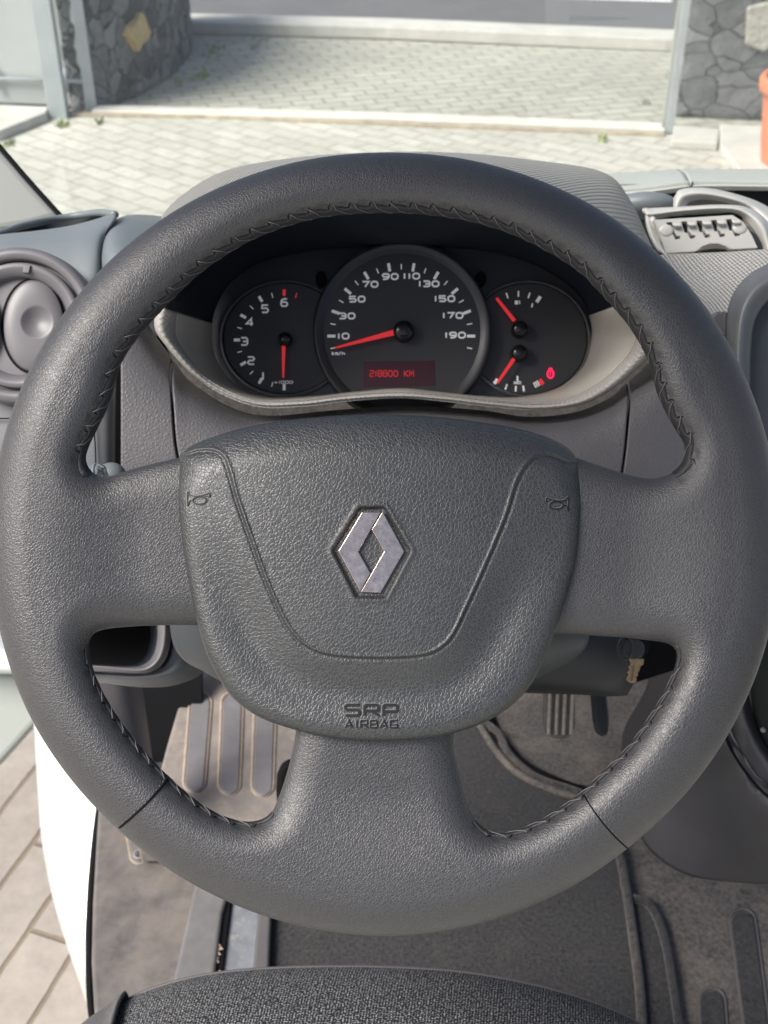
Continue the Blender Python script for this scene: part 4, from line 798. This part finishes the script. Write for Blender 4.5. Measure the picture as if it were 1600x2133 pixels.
def surface_nets():
    st_ = 5.0; xs = np.arange(-40, 1650, st_); ys = np.arange(290, 1980, st_); zs_ = np.arange(-72.5, 73, st_)
    Xg, Yg = np.meshgrid(xs, ys, indexing='ij'); d = dmap(Xg, Yg); k2 = np.maximum(0, 1-d/hwid(Xg, Yg))**2; hh = hz(Xg, Yg)
    V = (k2[..., None]+(zs_[None, None]/hh[..., None])**2)**.5-1
    nx, ny, nz = V.shape; s = V < 0
    cs_ = np.zeros((nx-1, ny-1, nz-1), int)
    for i in (0, 1):
        for j in (0, 1):
            for k in (0, 1): cs_ += s[i:nx-1+i, j:ny-1+j, k:nz-1+k]
    act = (cs_ > 0) & (cs_ < 8); idx = -np.ones(act.shape, int); ii = np.argwhere(act); idx[act] = np.arange(len(ii))
    acc = np.zeros((len(ii), 3)); cnt = np.zeros(len(ii))
    corners = [(i, j, k) for i in (0, 1) for j in (0, 1) for k in (0, 1)]
    for a in corners:
        for ax in range(3):
            if a[ax] == 0:
                b = list(a); b[ax] = 1
                va = V[ii[:, 0]+a[0], ii[:, 1]+a[1], ii[:, 2]+a[2]]; vb_ = V[ii[:, 0]+b[0], ii[:, 1]+b[1], ii[:, 2]+b[2]]
                m = (va < 0) != (vb_ < 0); t = np.where(m, va/(va-vb_+1e-12), 0); p = np.array(a, float)[None]+t[:, None]*(np.array(b)-np.array(a))[None]
                acc[m] += p[m]; cnt[m] += 1
    pos = ii+acc/cnt[:, None]; pts = np.array([xs[0], ys[0], zs_[0]])+pos*st_
    faces = []
    for ax in range(3):
        o1, o2 = [(1, 2), (2, 0), (0, 1)][ax]
        sl0 = [slice(1, n-1) for n in V.shape]; sl0[ax] = slice(0, V.shape[ax]-1); sl1 = list(sl0); sl1[ax] = slice(1, V.shape[ax])
        m = s[tuple(sl0)] != s[tuple(sl1)]; e = np.argwhere(m)+np.array([0 if k == ax else 1 for k in range(3)]); neg = s[e[:, 0], e[:, 1], e[:, 2]]
        q = []
        for da, db in ((0, 0), (1, 0), (1, 1), (0, 1)):
            c = e.copy(); c[:, o1] -= da; c[:, o2] -= db; q.append(idx[c[:, 0], c[:, 1], c[:, 2]])
        q = np.stack(q, 1); q[~neg] = q[~neg][:, ::-1]; faces.append(q)
    fc = np.vstack(faces)
    for _ in range(4):
        x, y, z = pts.T; f0 = F(x, y, z); e = 1.5
        g = np.stack([(F(x+e, y, z)-F(x-e, y, z)), (F(x, y+e, z)-F(x, y-e, z)), (F(x, y, z+e)-F(x, y, z-e))], 1)/(2*e)
        g2 = (g**2).sum(1)+1e-9; stp = np.clip(f0/g2, -40, 40); mv = g*stp[:, None]; L = np.linalg.norm(mv, axis=1); mv *= np.minimum(1, 3/(L+1e-9))[:, None]; pts = pts-mv
    return pts, fc
wp, wf = surface_nets()
# laplacian smoothing, then back to pixels -> metres
E = np.vstack([wf[:, [0, 1]], wf[:, [1, 2]], wf[:, [2, 3]], wf[:, [3, 0]]])
for _ in range(3):
    a_ = np.zeros_like(wp); c_ = np.zeros(len(wp)); np.add.at(a_, E[:, 0], wp[E[:, 1]]); np.add.at(c_, E[:, 0], 1); np.add.at(a_, E[:, 1], wp[E[:, 0]]); np.add.at(c_, E[:, 1], 1); wp = wp*.5+.5*a_/np.maximum(c_, 1)[:, None]
# inner-edge stitches: positions used both for the puckers of the leather and for the thread
def inner_path(poly, keep):
    p = poly; m = [i for i in range(len(p)) if keep(*p[i])]; return m
def arc(poly, a, b):                        # part of a closed polyline between the points nearest a and b, going the way of the list
    i = int(np.argmin(np.hypot(*(poly-np.array(a)).T))); j = int(np.argmin(np.hypot(*(poly-np.array(b)).T)))
    return np.vstack([poly[i:], poly[:j+1]]) if j < i else poly[i:j+1]
fine = [curve(UPO, 1400, True), curve(LLO, 700, True), curve(RLO, 700, True)]
arcs = [arc(fine[0], (1400, 985), (190, 982)), arc(fine[1], (186, 1345), (566, 1692)), arc(fine[2], (990, 1708), (1404, 1349))]
PUCK = []
WF_ = {}
stitches = []
for A_ in arcs:
    L = np.r_[0, np.cumsum(np.linalg.norm(np.diff(A_, axis=0), axis=1))]; n = int(L[-1]/41); 
    A2 = even(A_, n*8+1); t = np.gradient(A2, axis=0); t /= np.linalg.norm(t, axis=1)[:, None]; nr = np.stack([-t[:, 1], t[:, 0]], 1)
    sg = np.sign(dmap(A2[:, 0]+nr[:, 0]*12, A2[:, 1]+nr[:, 1]*12)-dmap(A2[:, 0]-nr[:, 0]*12, A2[:, 1]-nr[:, 1]*12)); nr *= sg[:, None]
    stitches.append((A2, nr, t, n))
def on_rim(p, nr, phi):                     # point of the leather surface at angle phi round the edge (0 = rim of the opening, 90 = top)
    r = hwid(p[..., 0], p[..., 1]); ph = R_(phi)
    q = p+nr*(r*(1-math.cos(ph)))[..., None]; z = hz(q[..., 0], q[..., 1])*math.sin(ph); return q, z
# pucker the leather at every stitch
pk = []
for A2, nr, t, n in stitches:
    for k in range(n):
        q, z = on_rim(A2[k*8+2], nr[k*8+2], 44 if A2[:, 1].mean() < 1200 else 30); pk.append((q[0], q[1], float(z)))
pk = np.array(pk)
near = np.argwhere((dmap(wp[:, 0], wp[:, 1]) < 30) & (wp[:, 2] > 0))[:, 0]
for i0 in range(0, len(near), 4000):
    ii = near[i0:i0+4000]; d2 = ((wp[ii][:, None]-pk[None])**2).sum(2); w_ = np.exp(-d2.min(1)/(2*6.5**2)); wp[ii, 2] -= 2.8*w_
rimv = Wp(wp[:, 0], wp[:, 1], wp[:, 2])
obj('leather_rim', rimv, [tuple(q) for q in wf[:, ::-1]], M['rim'], sw)
o = sw.children[-1]; 
def fixn(o):
    bm = bmesh.new(); bm.from_mesh(o.data); bmesh.ops.recalc_face_normals(bm, faces=bm.faces); bm.to_mesh(o.data); bm.free()
for c in sw.children: fixn(c)
for A2, nr, t, n in stitches:
    thr = Acc(); fold = Acc(); sb_ = Acc()
    # the turned leather edge: an uneven darker ridge with a saw-tooth outline
    rows = []
    m = len(A2); k = np.arange(m); saw = ((k % 8)/8.)
    low = 0 if A2[:, 1].mean() < 1200 else 1; B0, B1 = ((33, 11), (22, 6))[low]
    for ph, lift in ((-30, 1.0), (-8, 2.4), (12, 2.6), (B0-6, 2.2)):
        q, z = on_rim(A2, nr, ph); rows.append(Wp(q[:, 0]-nr[:, 0]*lift*max(0, math.cos(R_(ph))), q[:, 1]-nr[:, 1]*lift*max(0, math.cos(R_(ph))), z+lift*math.sin(R_(ph))))
    # saw-tooth front edge
    r = hwid(A2[:, 0], A2[:, 1]); php = np.radians(B0+B1*saw); q = A2+nr*(r*(1-np.cos(php)))[:, None]; z = hz(q[:, 0], q[:, 1])*np.sin(php); rows.append(Wp(q[:, 0], q[:, 1], z+1.9))
    php = np.radians(B0+1+B1*saw); q = A2+nr*(r*(1-np.cos(php)))[:, None]; z = hz(q[:, 0], q[:, 1])*np.sin(php); rows.append(Wp(q[:, 0], q[:, 1], z-1.5))
    g = np.stack(rows); sb_.add(g.reshape(-1, 3), orient(g.reshape(-1, 3), gridfaces(m, len(rows))))
    for k in range(n-1):
        i = k*8+7
        def pt(ii, ph, l=1.5):
            ii = min(ii, m-1); q, z = on_rim(A2[ii], nr[ii], ph); return Wp(q[0]-nr[ii][0]*l*.5, q[1]-nr[ii][1]*l*.5, z+l)
        j = rng.integers(-1, 2)
        v, f = tube_vf([pt(i+j, B0+B1+3, 2.2), pt(i-2, B0, 3.4), pt(i-4+j, B0-12, 3.8), pt(i-7, 4, 3.4), pt(i-10, -10, 3.0)] if i > 12 else [pt(i, B0+B1), pt(i-3, 8)], .00024, 5); thr.add(v, f)
        v, f = tube_vf([pt(i, B0+B1+6, -.2), pt(i+1, B0+B1-2, .6), pt(i+1, B0, .6)], [.00015, .00032, .0002], 5); fold.add(v, f)
    sb_.build('seam_edge', M['seam'], sw, True); thr.build('stitching', M['thread'], sw, True); fold.build('stitch_folds', M['black'], sw, True)
# cross seams of the cover
def cross(pa, pb, bow, side):
    a = np.array(pa, float); b = np.array(pb, float); n = 40; t = np.linspace(0, 1, n)[:, None]; d = b-a; nn_ = np.array([-d[1], d[0]])/np.linalg.norm(d)
    q = a*(1-t)+b*t+nn_*bow*(4*t*(1-t)); dm = dmap(q[:, 0], q[:, 1]); r = hwid(q[:, 0], q[:, 1]); k = np.clip(1-dm/r, 0, 1); z = hz(q[:, 0], q[:, 1])*np.sqrt(np.maximum(0, 1-k**2)); return q, z, nn_
for pa, pb, bow, sd_ in (((349, 1624), (249, 1724), -4, 1), ((1213, 1650), (1308, 1768), 7, -1)):
    ac = Acc(); ac2 = Acc()
    q, z, nn_ = cross(pa, pb, bow, sd_)
    v, f = tube_vf(Wp(q[:, 0], q[:, 1], z+.2), .0006 if sd_ > 0 else .0004, 6); ac.add(v, f)
    for k in range(2, 37, 3):
        v, f = tube_vf(Wp(q[k:k+2, 0]+nn_[0]*sd_*4.2, q[k:k+2, 1]+nn_[1]*sd_*4.2, z[k:k+2]+.6), .00026, 5); ac2.add(v, f)
    ac.build('cover_seam', M['black'], sw, True); ac2.build('cover_seam_thread', M['thread'], sw, True)
# ---------------- airbag cover
PO = [(372, 962), (383, 940), (422, 918), (489, 896), (572, 879), (684, 867), (795, 863), (906, 868), (1018, 882), (1101, 898), (1157, 918), (1190, 940), (1207, 974), (1210, 1035), (1202, 1152), (1184, 1229), (1157, 1313), (1129, 1385), (1095, 1441), (1045, 1485), (990, 1513), (925, 1532), (851, 1541), (767, 1543), (684, 1536), (617, 1521), (545, 1496), (495, 1463), (467, 1430), (433, 1368), (411, 1296), (394, 1218), (378, 1118), (369, 1018)]
UL = [(330, 925), (383, 943), (411, 937), (445, 937), (467, 951), (480, 985), (495, 1040), (522, 1118), (550, 1196), (578, 1263), (600, 1305), (628, 1337), (664, 1357), (712, 1366), (784, 1369), (851, 1367), (895, 1360), (925, 1343), (947, 1316), (968, 1272), (995, 1213), (1029, 1135), (1056, 1068), (1074, 1010), (1095, 970), (1120, 948), (1151, 946), (1201, 963), (1260, 960)]
PU = np.vstack([curve(UL, 320), [(1300, 700), (300, 700)]])
po = curve(PO, 720, True); pcn = np.array([789., 1190.])
HEXP = [(753, 1064), (797, 1063), (847, 1147), (799, 1238), (747, 1238), (701, 1147)]
nr_p = 250; rr_ = np.r_[np.linspace(0.004, .9, 190), np.linspace(.9, 1, 61)[1:]]
pg = pcn+(po[None]-pcn)*rr_[:, None, None]; px_, py_ = pg[..., 0], pg[..., 1]
def padz(x, y):
    x = np.atleast_1d(np.asarray(x, float)); y = np.atleast_1d(np.asarray(y, float)); e = np.maximum(sdist(x, y, po[::3]), 0); u = sdist(x, y, PU); hx = sdist(x, y, np.array(HEXP))
    z = 104-44*np.abs((x-789)/420)**2.2-16*((y-1170)/370)**2
    top = sstep(1080, 900, y); R = 30+75*top; Dp = 22+40*top; q_ = np.clip(1-e/R, 0, 1); z -= Dp*(1-np.sqrt(1-q_**2+1e-6))
    z += 4*sstep(-8, 1, u)-4*np.exp(-((u+4)/3.0)**2)+2.6*np.exp(-((u-2.5)/2.8)**2)
    wt = sstep(1060, 1330, y); z -= 17*wt*np.exp(-((u+72)/52)**2)*(u < 0)+17*wt*np.exp(-(72/52)**2)*(u >= 0)*np.exp(-u/60)
    z += -9*sstep(-11, -1, hx)+1.6*np.exp(-((hx+13)/5)**2)
    return z
pz = padz(px_.ravel(), py_.ravel()).reshape(px_.shape)
rowsx = [px_]; 
skirt = [(1.0, -6), (.999, -14), (.997, -30), (.99, -60)]
V_ = [np.stack([px_.ravel(), py_.ravel(), pz.ravel()], 1)]
for s_, dz in skirt: V_.append(np.stack([pcn[0]+(po[:, 0]-pcn[0])*s_, pcn[1]+(po[:, 1]-pcn[1])*s_, pz[-1]+dz], 1))
V_ = np.vstack(V_); na = len(po)
fcs = gridfaces(na, len(rr_)+len(skirt), True)
fcs.append(tuple(range(na)))
po_ = obj('airbag_cover', Wp(V_[:, 0], V_[:, 1], V_[:, 2]), fcs[:-1], M['pad'], sw); fixn(po_)
if sum(np.dot(p.normal, FW) for p in po_.data.polygons[:2000]) > 0: po_.data.flip_normals()
def zpad(off): return lambda u, v: Wp(u, v, padz(u, v)[0]+off).reshape(3)
TP = FW*.0012
for dx_, zo, wa, wb, mk, nm in ((-1.2, 1.2, 6.6, 3.6, 'emblight', 'lettering_highlight'), (.4, 2.2, 5.6, 2.9, 'emboss', 'embossed_lettering')):  # wider pale layer shifted up-left paints a lit edge on the letters
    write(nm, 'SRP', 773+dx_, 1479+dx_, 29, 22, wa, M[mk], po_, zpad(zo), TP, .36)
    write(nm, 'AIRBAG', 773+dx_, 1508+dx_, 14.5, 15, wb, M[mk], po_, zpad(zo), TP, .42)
# horn pictograms: outlined trumpets
for (u0, v0, fl) in ((390, 1024, 1), (1184, 1034, -1)):
    for dx_, zo, kw, mk, nm in ((-1.1, 1.2, 1.25, 'emblight', 'pictogram_highlight'), (.4, 2.2, 1.0, 'emboss', 'horn_pictogram')):  # shifted pale copy paints the lit edge of each horn
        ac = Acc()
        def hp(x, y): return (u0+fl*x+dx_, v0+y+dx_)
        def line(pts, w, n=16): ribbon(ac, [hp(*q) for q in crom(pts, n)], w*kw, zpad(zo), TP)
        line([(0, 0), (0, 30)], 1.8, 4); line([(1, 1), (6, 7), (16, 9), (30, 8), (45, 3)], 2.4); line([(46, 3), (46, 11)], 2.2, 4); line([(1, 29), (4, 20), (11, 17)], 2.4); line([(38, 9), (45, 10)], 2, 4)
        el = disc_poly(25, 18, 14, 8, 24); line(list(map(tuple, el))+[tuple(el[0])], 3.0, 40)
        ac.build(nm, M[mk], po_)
# emblem
em = obj('emblem', Wp(np.array([z[0] for z in HEXP], float), np.array([z[1] for z in HEXP], float), 88.), [tuple(range(6))], M['dirt'], sw, False); 
def z8(x, y): return (680+x*.125, 1040+y*.125)
pads = float(padz(775, 1150)[0])
def chev(name, pts, ztop, bev):
    q = np.array([z8(*p) for p in pts]); t = Wp(q[:, 0], q[:, 1], np.full(len(q), ztop)); return prism(name, t, FW*.0026, M['chrome'], em, bev)
chev('chevron', [(590, 212), (912, 212), (533, 870), (738, 1235), (562, 1540), (195, 862)], pads+10, .0004)
chev('chevron', [(945, 212), (920, 225), (752, 505), (958, 870), (566, 1548), (905, 1560), (1300, 868)], pads+8.5, .0004)
# ------------------------------------------------------------------ floor, step, mats, pedals
ZF = H-1.06
cf_ = empty('cab_floor', G(800, 1900, ZF), 'dusty rubber and carpet covered cab floor below the wheel', 'cab floor')
flo = GP([(235, 1380), (1900, 1380), (1900, 2500), (235, 2500)], ZF-.012); prism('floor_cover', flo, (0, 0, -.02), M['carpet'], cf_)
p0 = G(100, 1380, ZF-.012); p1 = G(1900, 1380, ZF-.012); prism('toe_board', [p0+[0, 0, -.02], p1+[0, 0, -.02], p1+[0, .25, .5], p0+[0, .25, .5]], (0, .02, 0), M['carpet'], cf_)
A_, vec = facing([(180, 1340), (420, 1340), (420, 1480), (345, 1600), (330, 1680), (300, 1640), (215, 1480)], 1.45, .01)
prism('step_gap_shade', A_, vec, M['black'], cf_)  # flat black plate standing in for a deep shaded gap
loft('kick_panel', [[(175, 1330, 1.2), (180, 1420, 1.2), (225, 1540, 1.2), (290, 1660, 1.2)], [(255, 1330, 1.22), (262, 1420, 1.22), (290, 1540, 1.23), (322, 1660, 1.24)], [(290, 1330, 1.28), (296, 1420, 1.28), (312, 1540, 1.29), (330, 1660, 1.30)]], M['kick'], cf_, 30, 14, .004)
# ribbed foot rest
fr = empty('foot_rest', G(470, 1600, ZF+.04), 'sunlit brown grey ribbed foot rest seen through the left lower opening', 'foot rest')
ZR = ZF+.045
prism('tread', GP([(392, 1400), (680, 1400), (680, 1760), (285, 1760), (322, 1650), (345, 1560)], ZR), (0, 0, -.03), M['step'], fr, .004)
def caps(u0, v0, u1, v1, r, z, n=14):
    a = np.array([u0, v0], float); b = np.array([u1, v1], float); t = (b-a)/np.linalg.norm(b-a); nn_ = np.array([-t[1], t[0]]); out = []
    for c, s_ in ((b, 1), (a, -1)):
        for k in range(n):
            th_ = math.pi*k/(n-1)-math.pi/2; out.append(c+s_*(r*math.cos(th_)*t*1.0)+s_*r*math.sin(th_)*nn_)
    return GP(out, z)
def rib(u0, v0, u1, v1, r, z, par, m1='rib', m2='ribedge', h=.004):
    c = caps(u0, v0, u1, v1, r, z+h); prism('rib', c, (0, 0, -h-.004), M[m1], par, .0018)
    c = caps(u0, v0, u1, v1, r+2.5, z+.0005); tube('rib_edge', c, .0020, M[m2], par, 6, True)
rib(418, 1465, 405, 1628, 20, ZR, fr); rib(484, 1465, 478, 1632, 20, ZR, fr); rib(553, 1465, 547, 1636, 20, ZR, fr)
# sill trim
si = empty('sill_trim', G(300, 1900, ZF), 'mottled grey plastic door sill trim left of the seat', 'sill trim')
prism('trim_plate', GP([(208, 1640), (330, 1690), (520, 1800), (470, 1870), (438, 2100), (430, 2300), (240, 2300), (198, 2140), (190, 2000), (193, 1880), (200, 1760)], ZF+.01), (0, 0, -.03), M['sill'], si, .004)
prism('raised_strip', GP([(408, 1830), (478, 1850), (463, 1900), (438, 2100), (345, 2110), (372, 1990)], ZF+.022), (0, 0, -.014), M['strip'], si, .004)
rib(268, 1680, 287, 1785, 13, ZF+.008, si, 'sill', 'ribedge', .003)
tube('screw', np.array([G(291, 1779, ZF+.015)+[.006*math.cos(t), .006*math.sin(t), 0] for t in np.linspace(0, 6.2, 20)]), .0012, M['steel'], si, 6, True)
prism('sill_gap', GP([(474, 1850), (484, 1850), (458, 2060), (430, 2110), (438, 2060)], ZF+.0165), (0, 0, -.01), M['black'], si)
prism('steel_strip', GP([(486, 1850), (545, 1870), (522, 2100), (440, 2110), (460, 2040)], ZF+.012), (0, 0, -.01), M['steel'], si, .002)
prism('edge_strip', GP([(540, 1860), (566, 1870), (556, 2100), (520, 2100)], ZF+.017), (0, 0, -.015), M['kick'], si, .003)
w = Acc()
for _ in range(26):
    p = G(452+rng.normal()*4, 1990+rng.uniform(-35, 45), ZF+.018); s_ = rng.uniform(.001, .0028); w.add([p+[-s_, 0, 0], p+[0, -s_, s_], p+[s_, 0, 0], p+[0, s_, s_*.5]], [(0, 1, 2, 3)])
tag(w.build('crumbs', M['ribedge']), 'brown grit and dried leaf crumbs in the gap of the sill trim', 'grit', kind='stuff')
# driver's mat with piping
dm = empty('floor_mat', G(900, 1950, ZF), 'dark carpet floor mat with bound edge under the wheel', 'floor mat')
edge = curve([(568, 1760), (700, 1540), (840, 1480), (980, 1500), (1035, 1525), (1062, 1575), (1120, 1622), (1212, 1655), (1262, 1700), (1290, 1780), (1304, 1850), (1320, 1960), (1334, 2080), (1345, 2300)], 120)
mp_ = np.vstack([edge, [(560, 2300)], [(552, 2000)]])
prism('carpet', GP(mp_, ZF+.004), (0, 0, -.012), M['mat'], dm, .002)
tube('bound_edge', GP(edge, ZF+.006), .0055, M['carpet'], dm, 8)
d2_ = empty('floor_mat', G(1350, 2000, ZF), 'narrow dark piece of carpet mat beside the bound edge, right of the seat', 'floor mat')
e2 = curve([(1318, 1872), (1345, 1880), (1366, 1905), (1385, 1960), (1398, 2030), (1412, 2120), (1440, 2300)], 60)
prism('carpet', GP(np.vstack([[(1306, 1872)], e2, [(1345, 2300)]]), ZF+.001), (0, 0, -.012), M['mat'], d2_, .002); tube('bound_edge', GP(e2, ZF+.003), .005, M['mat'], d2_, 8)
# rubber floor right with long ribs
rf = empty('rubber_floor', G(1480, 2000, ZF), 'dusty pebbled rubber floor with long raised ribs at bottom right', 'rubber floor')
prism('rubber_sheet', GP([(1285, 1700), (1900, 1700), (1900, 2500), (1290, 2500)], ZF-.006), (0, 0, -.005), M['rubber'], rf)
rib(1547, 1920, 1592, 2250, 24, ZF-.006, rf, 'mat', 'kick'); rib(1483, 2086, 1500, 2300, 25, ZF-.006, rf, 'mat', 'kick')
# heel well, its shadow gap drawn as a black tube; pedals
tube('well_shadow', GP(curve([(1000, 1440), (1010, 1490), (1045, 1545), (1085, 1590), (1140, 1622), (1215, 1648), (1330, 1660)], 60), ZF+.002), .007, M['black'], cf_, 10)
tube('well_piping', GP(curve([(985, 1440), (992, 1492), (1028, 1556), (1070, 1603), (1130, 1637), (1210, 1662), (1330, 1676)], 60), ZF+.006), .005, M['rubber'], cf_, 10)
prism('heel_pad', GP([(1010, 1420), (1380, 1420), (1360, 1680), (1215, 1645), (1120, 1610), (1055, 1555)], ZF-.004), (0, 0, -.006), M['rubber'], cf_)
bp = empty('brake_pedal', P(1167, 1490, 1.22), 'worn brake pedal with four pale upright ribs', 'pedal')
pd = [(1136, 1425), (1196, 1425), (1199, 1470), (1200, 1515), (1194, 1530), (1180, 1540), (1152, 1540), (1139, 1530), (1133, 1512), (1133, 1470)]
prism('pedal_pad', *facing(pd, 1.20, .014), M['pedal'], bp, .004)
for i in range(4):
    u = 1144+15.5*i; tube('pad_rib', crom(P3([(u+3, 1430, 1.1985), (u+1, 1480, 1.1985), (u-1, 1530, 1.1985)]), 12), .0020, M['pedalrib'], bp, 8)
tube('pedal_arm', P3([(1170, 1440, 1.22), (1180, 1360, 1.18)]), .009, M['dark'], bp)
ap = empty('accelerator_pedal', P(1252, 1490, 1.25), 'narrow black accelerator pedal right of the brake pedal', 'pedal')
prism('pedal_pad', *facing([(1232, 1430), (1264, 1430), (1270, 1500), (1268, 1530), (1256, 1536), (1244, 1530), (1238, 1500)], 1.22, .016), M['dark'], ap, .005)
tube('pedal_arm', P3([(1248, 1440, 1.24), (1240, 1360, 1.2)]), .008, M['dark'], ap)
# ------------------------------------------------------------------ centre console, gear boot
cc2 = empty('centre_console', P(1500, 1600, .95), 'smooth dark grey centre console right of the wheel, with curved lower edge', 'console')
loft('console_side', [[(1345, 1310, 1.00), (1350, 1420, 1.02), (1300, 1520, 1.10), (1296, 1600, 1.14), (1310, 1690, 1.14), (1352, 1770, 1.12), (1430, 1822, 1.09), (1530, 1838, 1.06), (1660, 1842, 1.04), (1800, 1842, 1.04)],
     [(1380, 1310, .97), (1396, 1420, .98), (1380, 1520, 1.02), (1390, 1590, 1.05), (1410, 1660, 1.05), (1450, 1720, 1.03), (1510, 1768, 1.01), (1590, 1790, .99), (1680, 1800, .98), (1800, 1800, .98)],
     [(1440, 1310, .93), (1460, 1400, .93), (1476, 1480, .93), (1494, 1550, .93), (1516, 1600, .93), (1540, 1640, .92), (1568, 1676, .92), (1600, 1702, .91), (1680, 1740, .90), (1800, 1740, .90)],
     [(1470, 1310, .92), (1490, 1400, .92), (1504, 1470, .92), (1522, 1534, .92), (1540, 1570, .91), (1560, 1600, .91), (1584, 1630, .91), (1612, 1656, .90), (1680, 1690, .90), (1800, 1690, .90)]], M['console'], cc2, 70, 36, .004)
tube('console_seam', crom(P3([(1480, 1400, .917), (1496, 1470, .917), (1514, 1540, .917), (1534, 1580, .907), (1556, 1612, .907), (1582, 1643, .905), (1612, 1670, .897)]), 50), .0011, M['black'], cc2)
loft('console_top', [[(1478, 1310, .92), (1496, 1400, .92), (1510, 1468, .92), (1527, 1530, .918), (1546, 1568, .91), (1566, 1598, .91), (1590, 1628, .91), (1680, 1700, .90)], [(1510, 1310, .905), (1526, 1400, .905), (1540, 1460, .905), (1554, 1512, .90), (1574, 1552, .90), (1592, 1580, .90), (1620, 1616, .90), (1690, 1680, .89)], [(1545, 1310, .91), (1556, 1400, .91), (1562, 1455, .91), (1575, 1505, .91), (1590, 1540, .91), (1606, 1566, .91), (1630, 1600, .91), (1700, 1660, .90)]], M['console'], cc2, 50, 16, .003)
gb = empty('gear_boot', P(1620, 1480, .90), 'black gear lever boot at the right edge beside the wheel', 'gear boot')
loft('boot', [[(1545, 1300, .915), (1560, 1420, .915), (1568, 1480, .915), (1585, 1540, .915), (1640, 1620, .915), (1740, 1680, .905)], [(1570, 1300, .88), (1580, 1400, .87), (1590, 1460, .87), (1610, 1510, .87), (1660, 1570, .87), (1750, 1600, .87)], [(1640, 1300, .84), (1640, 1380, .82), (1650, 1430, .82), (1665, 1460, .82), (1690, 1490, .82), (1750, 1500, .82)]], M['gap'], gb, 40, 20, .003)
blob('boot_stud', P(1590, 1520, .885), .0022, M['steel'], gb)
# ------------------------------------------------------------------ seat
se = empty('driver_seat', G(760, 2133, H-.72), 'grey speckled cloth seat cushion at the bottom, with black side bolster', 'seat')
sil = [(120, 2190), (185, 2133), (232, 2103), (296, 2068), (385, 2040), (480, 2024), (600, 2016), (750, 2014), (900, 2020), (1000, 2031), (1100, 2050), (1185, 2072), (1270, 2102), (1335, 2136), (1400, 2190)]
def srow(dy, d, k=1.0, cx=760): return [(cx+(u-cx)*k, v+dy, d) for u, v in sil]
rws = [srow(110, .98, .97), srow(40, .945, .99), srow(6, .915, 1.0), srow(0, .885, 1.0), srow(30, .84, 1.02), srow(130, .77, 1.06), srow(320, .70, 1.12)]
loft('cushion', rws, M['seat'], se, 110, 50, .004)
tube('front_piping', crom(P3([(u, v+.5, .885) for u, v in sil]), 200), .0016, M['kick'], se, 6)
rb = [[r[i] for i in range(0, 4)] for r in rws]
rb = [[(u-1, v-1, d-.0035) for u, v, d in r] for r in rb]
rb = [[r[0], r[1], r[2], (r[3][0]-14-6*k, r[3][1]+4+(0 if k < 4 else 0), r[3][2])] for k, r in enumerate(rb)]
loft('side_bolster', rb, M['seatdark'], se, 30, 50, .003)

cp = empty('clutch_pedal', P(600, 1640, 1.15), 'black rounded clutch pedal rubber half hidden by the lower spoke', 'pedal')
prism('pedal_pad', *facing([(574, 1650), (576, 1615), (584, 1594), (600, 1586), (640, 1584), (660, 1600), (662, 1700), (650, 1722), (600, 1722), (580, 1705)], 1.12, .016), M['black'], cp, .005)
tube('pedal_arm', P3([(625, 1600, 1.14), (640, 1500, 1.12), (650, 1420, 1.08)]), .008, M['dark'], cp)
